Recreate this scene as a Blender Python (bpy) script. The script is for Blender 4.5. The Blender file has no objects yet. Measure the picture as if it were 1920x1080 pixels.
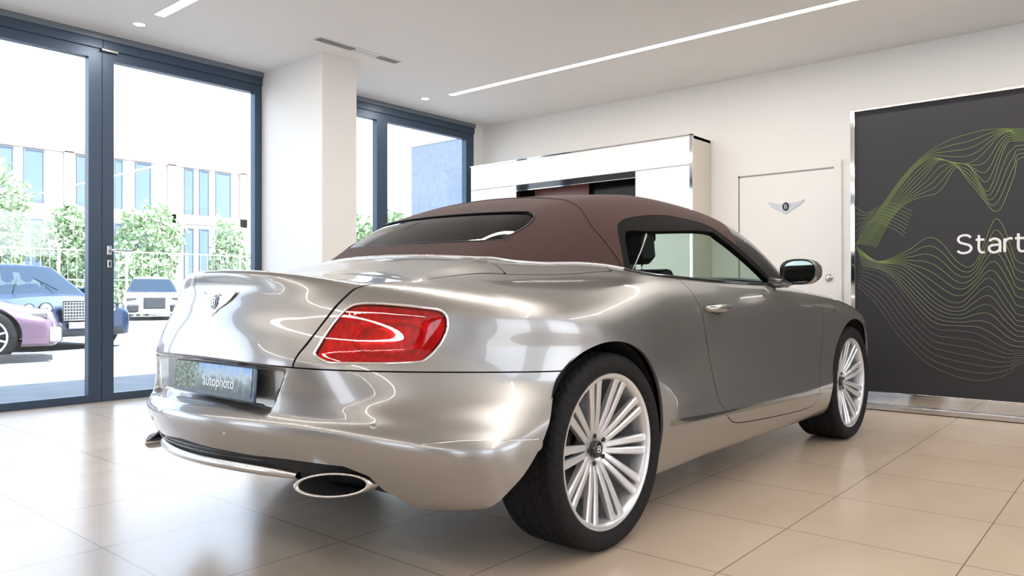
import bpy, math, random
import numpy as np
from mathutils import Vector, Matrix
random.seed(7); rng=np.random.default_rng(5)
SC=bpy.context.scene; COL=SC.collection
PI=math.pi
# ---------- smooth table helpers ----------
def nspl(xs, ys, q):
    """natural cubic spline along axis 0 of ys"""
    xs=np.asarray(xs,float); ys=np.asarray(ys,float); n=len(xs); h=np.diff(xs)
    A=np.eye(n); sh=(n,)+ys.shape[1:]; b=np.zeros(sh)
    for i in range(1,n-1):
        A[i,i-1]=h[i-1];A[i,i]=2*(h[i-1]+h[i]);A[i,i+1]=h[i]
        b[i]=6*((ys[i+1]-ys[i])/h[i]-(ys[i]-ys[i-1])/h[i-1])
    M=np.linalg.solve(A,b.reshape(n,-1)).reshape(sh)
    q=np.clip(np.asarray(q,float),xs[0],xs[-1]); i=np.clip(np.searchsorted(xs,q)-1,0,n-2)
    e=(Ellipsis,)+(None,)*(ys.ndim-1)
    hh=h[i][e]; t1=(xs[i+1]-q)[e]; t0=(q-xs[i])[e]
    return (M[i]*t1**3+M[i+1]*t0**3)/(6*hh)+(ys[i]/hh-M[i]*hh/6)*t1+(ys[i+1]/hh-M[i+1]*hh/6)*t0
def pch(xs, ys, q):
    """monotone cubic (pchip) along axis 0"""
    xs=np.asarray(xs,float); ys=np.asarray(ys,float); h=np.diff(xs).reshape((-1,)+(1,)*(ys.ndim-1)); d=np.diff(ys,axis=0)/h
    m=np.zeros_like(ys); m[0]=d[0]; m[-1]=d[-1]
    w1=2*h[1:]+h[:-1]; w2=h[1:]+2*h[:-1]
    with np.errstate(all='ignore'):
        mm=(w1+w2)/(w1/d[:-1]+w2/d[1:])
    m[1:-1]=np.where(d[:-1]*d[1:]>0,mm,0)
    q=np.clip(np.asarray(q,float),xs[0],xs[-1]); i=np.clip(np.searchsorted(xs,q)-1,0,len(xs)-2)
    e=(Ellipsis,)+(None,)*(ys.ndim-1); hh=(xs[i+1]-xs[i])[e]; t=((q-xs[i])[e])/hh
    return (2*t**3-3*t**2+1)*ys[i]+(t**3-2*t**2+t)*hh*m[i]+(-2*t**3+3*t**2)*ys[i+1]+(t**3-t**2)*hh*m[i+1]
class Tab:
    def __init__(s,ax,ay,tab,step=.01,kx=nspl,ky=nspl,blur=0):
        s.x0,s.y0,s.st=ax[0],ay[0],step
        qx=np.arange(ax[0],ax[-1]+step*.5,step); qy=np.arange(ay[0],ay[-1]+step*.5,step)
        t=kx(ax,np.asarray(tab,float),qx); t=ky(ay,t.T,qy).T
        for _ in range(blur):
            t[1:-1]=(t[:-2]+2*t[1:-1]+t[2:])/4; t[:,1:-1]=(t[:,:-2]+2*t[:,1:-1]+t[:,2:])/4
        s.t=t
    def __call__(s,x,y):
        fx=np.clip((x-s.x0)/s.st,0,s.t.shape[0]-1.001); fy=np.clip((y-s.y0)/s.st,0,s.t.shape[1]-1.001)
        i=fx.astype(int);j=fy.astype(int);u=fx-i;v=fy-j; T=s.t; nx,ny=T.shape
        def wt(u): return (-.5*u+u*u-.5*u**3, 1-2.5*u*u+1.5*u**3, .5*u+2*u*u-1.5*u**3, -.5*u*u+.5*u**3)
        wu=wt(u);wv=wt(v); r=0
        for a in range(4):
            ii=np.clip(i+a-1,0,nx-1); rr=0
            for b in range(4): rr=rr+wv[b]*T[ii,np.clip(j+b-1,0,ny-1)]
            r=r+wu[a]*rr
        return r
def smax(a,b,k):
    hh=np.maximum(k-np.abs(a-b),0)/k; return np.maximum(a,b)+hh*hh*k*.25
def smin(a,b,k): return -smax(-a,-b,k)
# ---------- body ----------
SZ=[.15,.22,.27,.32,.38,.44,.50,.60,.70,.78,.84,.89,.93,.97,1.01,1.06]
SX=[-1.3,-1.0,-.8,-.6,-.45,-.3,-.15,0,.15,.3,.45,.6,.8,1.1,1.5,1.9,2.2,2.45,2.746,3.0,3.3,3.7]
ST=[ # per x station: w at each SZ
[.72,.77,.79,.80,.82,.83,.80,.68,.56,.52,.50,.48,.44,.38,.30,.20],
[.78,.82,.84,.85,.865,.87,.845,.75,.65,.625,.61,.59,.56,.51,.43,.33],
[.83,.865,.885,.90,.908,.912,.89,.81,.745,.725,.715,.70,.67,.61,.53,.43],
[.87,.90,.92,.930,.938,.942,.932,.875,.835,.820,.810,.79,.755,.70,.62,.52],
[.89,.92,.935,.945,.951,.955,.952,.925,.900,.885,.870,.845,.805,.745,.67,.56],
[.90,.925,.94,.948,.955,.960,.962,.955,.945,.930,.912,.885,.845,.785,.70,.60],
[.90,.925,.94,.948,.956,.963,.968,.969,.963,.950,.932,.905,.868,.81,.725,.63],
[.90,.925,.94,.948,.956,.964,.970,.972,.968,.956,.940,.914,.880,.825,.745,.66],
[.90,.925,.94,.948,.956,.962,.967,.969,.965,.954,.940,.917,.886,.84,.77,.70],
[.90,.925,.938,.946,.954,.957,.958,.958,.954,.945,.933,.914,.888,.85,.795,.73],
[.895,.92,.935,.944,.952,.948,.944,.940,.937,.930,.921,.906,.885,.852,.81,.755],
[.89,.915,.930,.941,.951,.940,.932,.926,.924,.920,.912,.899,.880,.850,.815,.77],
[.88,.905,.925,.938,.950,.936,.926,.920,.919,.917,.912,.896,.876,.846,.815,.775],
[.88,.905,.925,.938,.950,.936,.926,.920,.919,.918,.914,.897,.874,.842,.812,.775],
[.88,.905,.925,.938,.950,.936,.926,.921,.920,.919,.915,.897,.872,.836,.80,.76],
[.88,.905,.925,.938,.950,.938,.929,.925,.925,.923,.918,.899,.870,.825,.77,.70],
[.88,.905,.925,.938,.950,.945,.938,.937,.938,.934,.925,.904,.868,.80,.70,.58],
[.88,.91,.93,.942,.952,.953,.953,.953,.953,.946,.932,.905,.860,.77,.64,.5],
[.88,.91,.93,.942,.955,.960,.963,.965,.963,.950,.928,.892,.835,.72,.57,.4],
[.87,.90,.92,.935,.950,.957,.960,.960,.953,.935,.905,.86,.79,.66,.5,.3],
[.82,.85,.87,.885,.90,.91,.91,.905,.89,.86,.82,.76,.68,.55,.4,.2],
[.5,.55,.6,.62,.64,.65,.65,.64,.62,.58,.54,.48,.40,.3,.2,.1]]
S=Tab(SX,SZ,ST,.01,nspl,nspl,2)
# rear: x as a function of (w, z')   z'=z+.09w^2
RZ=[.15,.25,.33,.42,.50,.535,.555,.575,.60,.65,.72,.80,.90,.96,1.00,1.06]
RC=[-.93,-1.01,-1.06,-1.115,-1.155,-1.165,-1.155,-1.125,-1.105,-1.088,-1.078,-1.064,-1.031,-1.018,-1.027,-1.01]
RK=[.542]*6+[.56,.60,.66,.85,1.00,.95,.80,.74,.72,.72]
RN=[1.92]*6+[2.05,2.3,2.6,3.1,3.5,3.2,2.75,2.6,2.5,2.5]
RW=np.arange(0,1.101,.1)
_rw=np.linspace(0,1.1,56)
RT_=np.array([[c+k*w**n for c,k,n in zip(RC,RK,RN)] for w in _rw])
R=Tab(_rw,RZ,RT_,.01,nspl,pch,1)
# top
TX=[-1.3,-1.05,-1.0,-.96,-.90,-.82,-.70,-.55,-.42,-.2,.2,.8,1.4,1.9,2.3,2.746,3.1,3.4,3.7]
TZ=[.988,1.006,1.012,1.012,1.007,1.000,1.004,1.014,1.024,1.034,1.042,1.046,1.045,1.05,1.045,1.01,.94,.84,.70]
TC=[.12,.12,.12,.12,.12,.12,.115,.108,.10,.085,.045,.025,.045,.07,.11,.15,.16,.17,.2]
_t=np.arange(-1.3,3.701,.01)
TZd=nspl(TX,TZ,_t); TCd=nspl(TX,TC,_t)
_tw=np.linspace(0,1.1,56)
T=Tab(_t,_tw,TZd[:,None]-TCd[:,None]*_tw[None]**2,.01,nspl,nspl,2)
def Fbody(x,y,z):
    w=np.abs(y)
    zp=z+.09*w*w
    r=R(w,zp); dr=(R(w+.01,zp)-r)/.01
    wr=.386+.37*(z-.556); u_=np.clip((wr-w)/.026+.3,0,1); v_=np.clip((zp-.572)/.022,0,1)*np.clip((.722-.063*w*w-z)/.02,0,1)
    r=r+np.maximum(-1.046+.15*w*w-r,.018)*u_*u_*(3-2*u_)*v_*v_*(3-2*v_)
    fr=(r-x)/np.sqrt(1+dr*dr)
    s=S(x,z); ds=(S(x+.01,z)-S(x-.01,z))/.02; dz=(S(x,z+.01)-S(x,z-.01))/.02
    fs=(w-s)/np.sqrt(1+ds*ds+dz*dz)
    t=T(x,w)
    we=np.interp(x,[-.6,-.3,0,.3,.6],[.56,.64,.70,.77,.82])
    q=np.clip((we-w)/.13+.35,0,1); e=np.clip((x+.62)/.34,0,1)*np.clip((.62-x)/.36,0,1)
    t=t+.048*q*q*(3-2*q)*e*e*(3-2*e); ft=z-t
    # front
    ff=x-(3.66-.66*np.clip(w,0,1.2)**3.5-.5*np.clip(z-.55,0,1)**2)
    k=.10+.06*np.clip((z-.55)/.2,0,1)
    f=smax(fr,fs,k)
    # lip: tight at rear/top
    kt=.016+.04*np.clip((w-.45)/.25,0,1)
    f=smax(f,ft,kt+.05*np.clip((x+.75)/.3,0,1))
    f=smax(f,ff,.15)
    fb=(.19+.07*np.clip((-.3-x)/.3,0,1))-z
    f=smax(f,fb,.05)
    return f

# ---------- folding top / greenhouse ----------
GX=[-.75,-.55,-.45,-.35,-.2,-.05,.1,.3,.5,.75,1.0,1.3,1.6,1.8,2.0,2.3,2.6,2.8]
GZ=[.82,.935,.995,1.055,1.15,1.24,1.305,1.362,1.395,1.42,1.425,1.415,1.39,1.352,1.29,1.155,1.0,.89]
GBX=[-.8,-.5,-.3,-.1,.2,.4,.8,1.5,2.1,2.6]
GBW=[.42,.52,.57,.61,.68,.74,.79,.79,.76,.68]
_g=np.arange(-.8,2.8,.01)
GZd=nspl(GX,GZ,_g);GBd=nspl(GBX,GBW,_g)
def i1(t,x):
    q=np.clip((x+.8)/.01,1,len(t)-3.001);i=q.astype(int);u=q-i
    return (-.5*u+u*u-.5*u**3)*t[i-1]+(1-2.5*u*u+1.5*u**3)*t[i]+(.5*u+2*u*u-1.5*u**3)*t[i+1]+(-.5*u*u+.5*u**3)*t[i+2]
def Fgreen(x,y,z):
    w=np.abs(y); m=np.clip((x-.2)/1.2,0,1); m=m*m*(3-2*m)
    xe=x+w*w*(-.26*(1-m)+.38*m)
    zt=i1(GZd,xe); sl=(i1(GZd,xe+.01)-zt)/.01
    ft=(z-zt+.10*w*w)/np.sqrt(1+sl*sl)
    dz=np.clip(z-1.03,-.2,1)
    fs=(w-(i1(GBd,x)-.28*dz-.45*dz*np.abs(dz)))*.95
    return smax(ft,fs,.14)
# ---------------------------------------------------------------- implicit surface -> mesh
def surf_mesh(F,lo,hi,h,sym=True,band=None,newton=4):
    """surface nets; y range is symmetric when sym (only y<=0 is evaluated)"""
    nx,nz=int((hi[0]-lo[0])/h)+1,int((hi[2]-lo[2])/h)+1
    if sym: nyh=int(-lo[1]/h); ys=(np.arange(-nyh,0)+.5)*h
    else: ys=lo[1]+h*np.arange(int((hi[1]-lo[1])/h)+1)
    xs=lo[0]+h*np.arange(nx); zs=lo[2]+h*np.arange(nz); ny=len(ys)
    c=4; cx,cyy,cz=xs[::c],ys[::c],zs[::c]
    G=np.stack(np.meshgrid(cx,cyy,cz,indexing='ij'),-1).reshape(-1,3)
    Fc=F(G[:,0],G[:,1],G[:,2]).reshape(len(cx),len(cyy),len(cz))
    ix=np.minimum(np.round(np.arange(nx)/c).astype(int),len(cx)-1);iy=np.minimum(np.round(np.arange(ny)/c).astype(int),len(cyy)-1);iz=np.minimum(np.round(np.arange(nz)/c).astype(int),len(cz)-1)
    V=Fc[np.ix_(ix,iy,iz)].copy(); m=np.abs(V)<(band or 9*h)
    I=np.argwhere(m); out=np.empty(len(I))
    for a in range(0,len(I),400000):
        q=I[a:a+400000]; out[a:a+400000]=F(xs[q[:,0]],ys[q[:,1]],zs[q[:,2]])
    V[m]=out
    if sym: V=np.concatenate([V,V[:,::-1]],1); ys=np.concatenate([ys,-ys[::-1]])
    S_=V<0; n=V.shape
    cell=np.zeros((n[0]-1,n[1]-1,n[2]-1),int)
    acc=np.zeros(cell.shape,np.int8)
    for a in (0,1):
        for b in (0,1):
            for d in (0,1): acc+=S_[a:n[0]-1+a,b:n[1]-1+b,d:n[2]-1+d]
    act=(acc>0)&(acc<8); C_=np.argwhere(act); cell[:]=-1; cell[act]=np.arange(len(C_))
    P=np.zeros((len(C_),3)); cnt=np.zeros(len(C_))
    cor=[(a,b,d) for a in (0,1) for b in (0,1) for d in (0,1)]
    for p in cor:
        for ax in range(3):
            if p[ax]==0:
                q=list(p);q[ax]=1
                v0=V[C_[:,0]+p[0],C_[:,1]+p[1],C_[:,2]+p[2]];v1=V[C_[:,0]+q[0],C_[:,1]+q[1],C_[:,2]+q[2]]
                s=(v0<0)!=(v1<0); t=np.where(s,v0/np.where(s,v0-v1,1),0)
                e=np.array(p,float)[None]+np.eye(3)[ax]*t[:,None]; P+=e*s[:,None]; cnt+=s
    P=P/cnt[:,None]+C_
    P=np.stack([np.interp(P[:,i],np.arange(len(a)),a) for i,a in enumerate((xs,ys,zs))],1)
    Q=[]
    for ax in range(3):
        o=[i for i in range(3) if i!=ax]
        a=[slice(1,-1)]*3; a[ax]=slice(0,-1); b=[slice(1,-1)]*3; b[ax]=slice(1,None)
        s0=S_[tuple(a)];s1=S_[tuple(b)]
        E_=np.argwhere(s0!=s1); fl=s0[tuple(E_.T)]
        base=E_.copy(); base[:,o[0]]+=1; base[:,o[1]]+=1
        def g(d0,d1):
            q=base.copy(); q[:,o[0]]-=d0;q[:,o[1]]-=d1; return cell[tuple(q.T)]
        q=np.stack([g(1,1),g(0,1),g(0,0),g(1,0)],1)
        if ax==1: fl=~fl
        q[~fl]=q[~fl][:,::-1]; Q.append(q)
    Q=np.concatenate(Q); Q=Q[(Q>=0).all(1)]
    for _ in range(newton): P=project(F,P)
    d1=np.linalg.norm(P[Q[:,0]]-P[Q[:,2]],axis=1)<np.linalg.norm(P[Q[:,1]]-P[Q[:,3]],axis=1)
    T_=np.concatenate([Q[d1][:,[0,1,2]],Q[d1][:,[0,2,3]],Q[~d1][:,[0,1,3]],Q[~d1][:,[1,2,3]]])
    return P,T_
def fgrad(F,P,e=.0015):
    return np.stack([(F(*(P+np.eye(3)[i]*e).T)-F(*(P-np.eye(3)[i]*e).T))/(2*e) for i in range(3)],1)
def project(F,P,lim=.02):
    f=F(*P.T); g=fgrad(F,P); d=(f/np.maximum((g*g).sum(1),1e-3))[:,None]*g
    n=np.linalg.norm(d,axis=1,keepdims=True); return P-d*np.minimum(1,lim/np.maximum(n,1e-9))
def fnormal(F,P,e=.003):
    g=fgrad(F,P,e); return g/np.maximum(np.linalg.norm(g,axis=1,keepdims=True),1e-9)
def clip(M,g):
    """keep the part of triangle mesh M=(P,T) where g(P)<0"""
    P,T_=M
    if len(T_)==0: return M
    v=g(P); v=np.where(np.abs(v)<1e-7,1e-7,v); ins=v<0; k=ins[T_].sum(1)
    keep=T_[k==3]; one=T_[k==1]; two=T_[k==2]
    def roll(T2,want):
        T2=T2.copy()
        for _ in range(2):
            m=ins[T2[:,0]]!=want; T2[m]=np.roll(T2[m],-1,axis=1)
        return T2
    one=roll(one,True); two=roll(two,False) # first vertex is the odd one
    N=len(P); ed=[];
    def key(a,b): return np.minimum(a,b)*N+np.maximum(a,b)
    ks=np.concatenate([key(one[:,0],one[:,1]),key(one[:,0],one[:,2]),key(two[:,0],two[:,1]),key(two[:,0],two[:,2])])
    if len(ks)==0: NP=P; F_=keep
    else:
        u,inv=np.unique(ks,return_inverse=True); a,b=u//N,u%N; t=(v[a]/(v[a]-v[b]))[:,None]
        NP=np.concatenate([P,P[a]+(P[b]-P[a])*t]); inv=inv.reshape(-1)+N; n1,n2=len(one),len(two)
        e01,e02=inv[:n1],inv[n1:2*n1]; f01,f02=inv[2*n1:2*n1+n2],inv[2*n1+n2:]
        F_=np.concatenate([keep,np.stack([one[:,0],e01,e02],1),np.stack([f01,two[:,1],two[:,2]],1),np.stack([f01,two[:,2],f02],1)])
    used=np.unique(F_); mp=np.full(len(NP),-1); mp[used]=np.arange(len(used))
    return NP[used],mp[F_]
def cut(M,g,gap=0.004):
    return clip(M,lambda P:g(P)+gap/2),clip(M,lambda P:gap/2-g(P))
def sdf_poly(pts,smooth=0):
    """signed distance (negative inside) to closed polygon; smooth=samples per span for a closed Catmull-Rom"""
    A=np.asarray(pts,float)
    if smooth: A=crom(A,smooth,True)
    B=np.roll(A,-1,0)
    def f(x,y):
        d=np.full(x.shape,1e9); ins=np.zeros(x.shape,bool)
        for a,b in zip(A,B):
            e=b-a; L=max((e*e).sum(),1e-12); t=np.clip(((x-a[0])*e[0]+(y-a[1])*e[1])/L,0,1)
            d=np.minimum(d,(x-a[0]-t*e[0])**2+(y-a[1]-t*e[1])**2)
            c=((a[1]>y)!=(b[1]>y)); 
            if a[1]!=b[1]: ins^=c&(x<(b[0]-a[0])*(y-a[1])/(b[1]-a[1])+a[0])
        return np.sqrt(d)*np.where(ins,-1,1)
    return f
def crom(A,n,closed=False):
    A=np.asarray(A,float); out=[]; m=len(A)
    for i in range(m if closed else m-1):
        if closed: p=[A[(i+k)%m] for k in (-1,0,1,2)]
        else: p=[A[max(i-1,0)],A[i],A[i+1],A[min(i+2,m-1)]]
        for t in np.arange(n)/n:
            out.append(.5*((2*p[1])+(p[2]-p[0])*t+(2*p[0]-5*p[1]+4*p[2]-p[3])*t*t+(3*p[1]-p[0]-3*p[2]+p[3])*t**3))
    if not closed: out.append(A[-1])
    return np.array(out)
# ---------------------------------------------------------------- objects
def props(o,label=None,cat=None,group=None,kind=None):
    if label:o['label']=label
    if cat:o['category']=cat
    if group:o['group']=group
    if kind:o['kind']=kind
    return o
def empty(name,loc=(0,0,0),rz=0,parent=None):
    o=bpy.data.objects.new(name,None); COL.objects.link(o); o.location=loc; o.rotation_euler=(0,0,rz); o.empty_display_size=.1
    if parent:o.parent=parent
    return o
def link(name,me,mats=None,parent=None):
    o=bpy.data.objects.new(name,me); COL.objects.link(o)
    if mats is not None:
        for m in (mats if isinstance(mats,(list,tuple)) else [mats]): me.materials.append(m)
    if parent:o.parent=parent
    return o
def tri_obj(name,M,mat,parent=None,F=None,rim=.012,off=0,normals=None):
    """mesh from triangles with normals of the implicit surface F, edges turned inward by rim"""
    P,T_=M; P=np.array(P,float); n=len(P)
    N_=fnormal(F,P) if F is not None else normals
    if off: P=P+N_*off
    faces=T_
    if rim and N_ is not None:
        e=np.concatenate([T_[:,[0,1]],T_[:,[1,2]],T_[:,[2,0]]]); k=np.minimum(e[:,0],e[:,1])*n+np.maximum(e[:,0],e[:,1])
        u,i,c=np.unique(k,return_index=True,return_counts=True); b=e[i[c==1]]
        vs=np.unique(b); mp=np.full(n,-1); mp[vs]=np.arange(len(vs)); A=P[vs]; B=A-N_[vs]*rim
        P=np.concatenate([P,A,B]); a0=mp[b[:,0]]+n;a1=mp[b[:,1]]+n; m=len(vs)
        faces=np.concatenate([T_,np.stack([a1,a0,a0+m],1),np.stack([a1,a0+m,a1+m],1)])
        N_=np.concatenate([N_,np.zeros((2*m,3))])
    me=bpy.data.meshes.new(name); me.vertices.add(len(P)); me.vertices.foreach_set('co',P.ravel().astype(np.float32))
    me.loops.add(faces.size); me.loops.foreach_set('vertex_index',faces.ravel().astype(np.int32))
    me.polygons.add(len(faces)); me.polygons.foreach_set('loop_start',np.arange(0,faces.size,3,dtype=np.int32))
    me.update(calc_edges=True); me.polygons.foreach_set('use_smooth',np.ones(len(faces),bool))
    if N_ is not None: me.normals_split_custom_set_from_vertices(N_.tolist())
    me.update()
    return link(name,me,mat,parent)
class MB:
    """collects simple shapes into ONE mesh"""
    def __init__(s): s.v=[];s.f=[];s.m=[];s.mi=0
    def add(s,v,f):
        o=len(s.v); s.v+= [tuple(map(float,p)) for p in v]; s.f+=[tuple(int(i)+o for i in q) for q in f]; s.m+=[s.mi]*len(f); return s
    def box(s,x0,x1,y0,y1,z0,z1,M=None,bev=0):
        x0,x1=sorted((x0,x1));y0,y1=sorted((y0,y1));z0,z1=sorted((z0,z1))
        if bev:
            b=min(bev,(x1-x0)*.49,(y1-y0)*.49,(z1-z0)*.49); v=[];
            for sx,X in ((1,x0),(-1,x1)):
                for sy,Y in ((1,y0),(-1,y1)):
                    for sz,Z in ((1,z0),(-1,z1)):
                        v+=[(X,Y+sy*b,Z+sz*b),(X+sx*b,Y,Z+sz*b),(X+sx*b,Y+sy*b,Z)]
            idx=lambda i,j,k,a:((i*2+j)*2+k)*3+a
            f=[]
            for i in (0,1): q=[idx(i,0,0,0),idx(i,1,0,0),idx(i,1,1,0),idx(i,0,1,0)]; f.append(q[::-1] if i==0 else q)
            for j in (0,1): q=[idx(0,j,0,1),idx(1,j,0,1),idx(1,j,1,1),idx(0,j,1,1)]; f.append(q if j==0 else q[::-1])
            for k in (0,1): q=[idx(0,0,k,2),idx(1,0,k,2),idx(1,1,k,2),idx(0,1,k,2)]; f.append(q[::-1] if k==0 else q)
            for j in (0,1):
                for k in (0,1): f.append([idx(0,j,k,1),idx(1,j,k,1),idx(1,j,k,2),idx(0,j,k,2)])
            for i in (0,1):
                for k in (0,1): f.append([idx(i,0,k,0),idx(i,1,k,0),idx(i,1,k,2),idx(i,0,k,2)])
                for j in (0,1): f.append([idx(i,j,0,0),idx(i,j,1,0),idx(i,j,1,1),idx(i,j,0,1)])
                for j in (0,1):
                    for k in (0,1): f.append([idx(i,j,k,0),idx(i,j,k,1),idx(i,j,k,2)])
        else:
            v=[(x,y,z) for x in (x0,x1) for y in (y0,y1) for z in (z0,z1)]
            f=[(0,1,3,2),(4,6,7,5),(0,4,5,1),(2,3,7,6),(0,2,6,4),(1,5,7,3)]
        if M is not None: v=[M@Vector(p) for p in v]
        return s.add(v,f)
    def tube(s,pts,r,n=8,closed=False,cap=True,up=(0,0,1)):
        P=np.asarray(pts,float); m=len(P); rr=np.broadcast_to(np.asarray(r,float),(m,))
        Tn=np.roll(P,-1,0)-np.roll(P,1,0) if closed else np.gradient(P,axis=0)
        Tn/=np.maximum(np.linalg.norm(Tn,axis=1,keepdims=True),1e-9); v=[];u=np.array(up,float)
        if abs(Tn[0]@u)>.95: u=np.array((1.,0,0))
        for i in range(m):
            a=u-Tn[i]*(u@Tn[i]); 
            if np.linalg.norm(a)<1e-3: a=np.cross(Tn[i],(0,1,0))
            a/=np.linalg.norm(a); b=np.cross(Tn[i],a); u=a
            for k in range(n): t=2*PI*k/n; v.append(P[i]+rr[i]*(math.cos(t)*a+math.sin(t)*b))
        f=[]
        for i in range(m if closed else m-1):
            j=(i+1)%m
            for k in range(n): f.append((i*n+k,i*n+(k+1)%n,j*n+(k+1)%n,j*n+k))
        if cap and not closed: f+=[tuple(range(n))[::-1],tuple((m-1)*n+k for k in range(n))]
        return s.add(v,f)
    def lathe(s,prof,n=48,axis='z',c=(0,0,0),closed=False):
        """prof: (r,h) list revolved about an axis"""
        v=[];m=len(prof)
        for k in range(n):
            t=2*PI*k/n
            for r,h in prof:
                a,b=r*math.cos(t),r*math.sin(t)
                v.append({'z':(a,b,h),'y':(a,h,b),'x':(h,a,b)}[axis])
        v=[(p[0]+c[0],p[1]+c[1],p[2]+c[2]) for p in v]; f=[]
        for k in range(n):
            k2=(k+1)%n
            for i in range(m if closed else m-1): j=(i+1)%m; f.append((k*m+i,k2*m+i,k2*m+j,k*m+j))
        return s.add(v,f)
    def prism(s,poly,d0,d1,M=None):
        """poly in xy extruded along z from d0 to d1"""
        n=len(poly); v=[(x,y,d0) for x,y in poly]+[(x,y,d1) for x,y in poly]
        f=[tuple(range(n))[::-1],tuple(range(n,2*n))]+[(i,(i+1)%n,n+(i+1)%n,n+i) for i in range(n)]
        if M is not None: v=[M@Vector(p) for p in v]
        return s.add(v,f)
    def build(s,name,mats,parent=None,smooth=False,bevel=0,fix=True,sub=0,autosm=None):
        import bmesh
        me=bpy.data.meshes.new(name); me.from_pydata(s.v,[],s.f)
        if fix:
            bm=bmesh.new(); bm.from_mesh(me); bmesh.ops.recalc_face_normals(bm,faces=bm.faces); bm.to_mesh(me); bm.free()
        me.polygons.foreach_set('material_index',s.m)
        if smooth or autosm is not None: me.polygons.foreach_set('use_smooth',[True]*len(me.polygons))
        if autosm is not None: me.set_sharp_from_angle(angle=math.radians(autosm))
        o=link(name,me,mats,parent)
        if bevel:
            b=o.modifiers.new('bevel','BEVEL'); b.width=bevel; b.segments=2; b.limit_method='ANGLE'; b.angle_limit=math.radians(40)
        if sub:
            b=o.modifiers.new('sub','SUBSURF'); b.levels=b.render_levels=sub
        me.update(); return o
def flat_poly(name,poly,th,mat,parent,M):
    """a flat plate in the plane of M (xy), th thick"""
    return MB().prism(poly,0,th,M).build(name,mat,parent)
def text_obj(name,s,size,mat,parent,M,th=.001,sx=1,align='CENTER'):
    cu=bpy.data.curves.new(name,'FONT'); cu.body=s; cu.size=size; cu.extrude=th; cu.align_x=align; cu.align_y='CENTER'
    o=bpy.data.objects.new(name,cu); me=bpy.data.meshes.new_from_object(o); me.name=name
    bpy.data.objects.remove(o); bpy.data.curves.remove(cu)
    me.transform(M@Matrix.Scale(sx,4,(1,0,0)))
    return link(name,me,mat,parent)
# ---------------------------------------------------------------- materials
def mat(name,col=(.8,.8,.8),rough=.5,metal=0,coat=0,coatr=.03,emit=None,es=0,spec=.5,alpha=1,trans=0,ior=1.45,sheen=0):
    m=bpy.data.materials.new(name); m.use_nodes=True; b=m.node_tree.nodes['Principled BSDF']; I=b.inputs
    I['Base Color'].default_value=(*col,1); I['Roughness'].default_value=rough; I['Metallic'].default_value=metal
    I['Coat Weight'].default_value=coat; I['Coat Roughness'].default_value=coatr; I['Specular IOR Level'].default_value=spec; I['IOR'].default_value=ior
    I['Transmission Weight'].default_value=trans; I['Sheen Weight'].default_value=sheen
    if emit: I['Emission Color'].default_value=(*emit,1); I['Emission Strength'].default_value=es
    return m
def nd(m,t,**k):
    n=m.node_tree.nodes.new(t)
    for a,b in k.items(): setattr(n,a,b)
    return n
def lk(m,a,b): m.node_tree.links.new(a,b)
def bsdf(m): return m.node_tree.nodes['Principled BSDF']
def coords(m,kind='Object',scale=(1,1,1),loc=(0,0,0)):
    tc=nd(m,'ShaderNodeTexCoord'); mp=nd(m,'ShaderNodeMapping'); mp.inputs['Scale'].default_value=scale; mp.inputs['Location'].default_value=loc
    lk(m,tc.outputs[kind],mp.inputs[0]); return mp.outputs[0]
def noise(m,vec,scale,detail=3,rough=.5):
    n=nd(m,'ShaderNodeTexNoise'); n.inputs['Scale'].default_value=scale;n.inputs['Detail'].default_value=detail;n.inputs['Roughness'].default_value=rough
    lk(m,vec,n.inputs['Vector']); return n.outputs['Fac']
def ramp(m,fac,stops):
    r=nd(m,'ShaderNodeValToRGB'); e=r.color_ramp.elements
    while len(e)<len(stops): e.new(.5)
    for q,(p,c) in zip(e,stops): q.position=p; q.color=(*c,1)
    lk(m,fac,r.inputs[0]); return r.outputs[0]
def bump(m,h,st,dist=.01):
    b=nd(m,'ShaderNodeBump'); b.inputs['Strength'].default_value=st;b.inputs['Distance'].default_value=dist
    lk(m,h,b.inputs['Height']); lk(m,b.outputs[0],bsdf(m).inputs['Normal']); return b
def noisy(name,c0,c1,scale=20,rough=.6,bst=0,bd=.002,detail=4,**k):
    m=mat(name,c0,rough,**k); v=coords(m); f=noise(m,v,scale,detail); lk(m,ramp(m,f,[(.35,c0),(.65,c1)]),bsdf(m).inputs['Base Color'])
    if bst: bump(m,f,bst,bd)
    return m
def glassmat(name,tint=(1,1,1),refl=.9,ior=1.45,rough=0):
    m=bpy.data.materials.new(name); m.use_nodes=True; nt=m.node_tree; nt.nodes.clear()
    o=nt.nodes.new('ShaderNodeOutputMaterial'); mx=nt.nodes.new('ShaderNodeMixShader'); t=nt.nodes.new('ShaderNodeBsdfTransparent'); g=nt.nodes.new('ShaderNodeBsdfGlossy'); l=nt.nodes.new('ShaderNodeLayerWeight'); l.inputs[0].default_value=.5; w=nt.nodes.new('ShaderNodeMath'); w.operation='POWER'; w.inputs[1].default_value=5; nt.links.new(l.outputs['Facing'],w.inputs[0]); f=nt.nodes.new('ShaderNodeMath'); f.operation='MULTIPLY_ADD'; f.inputs[1].default_value=.92; f.inputs[2].default_value=.06; nt.links.new(w.outputs[0],f.inputs[0])
    t.inputs[0].default_value=(*tint,1); g.inputs['Roughness'].default_value=rough; g.inputs[0].default_value=(refl,refl,refl,1)
    nt.links.new(f.outputs[0],mx.inputs[0]);nt.links.new(t.outputs[0],mx.inputs[1]);nt.links.new(g.outputs[0],mx.inputs[2]);nt.links.new(mx.outputs[0],o.inputs[0]); return m
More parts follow.
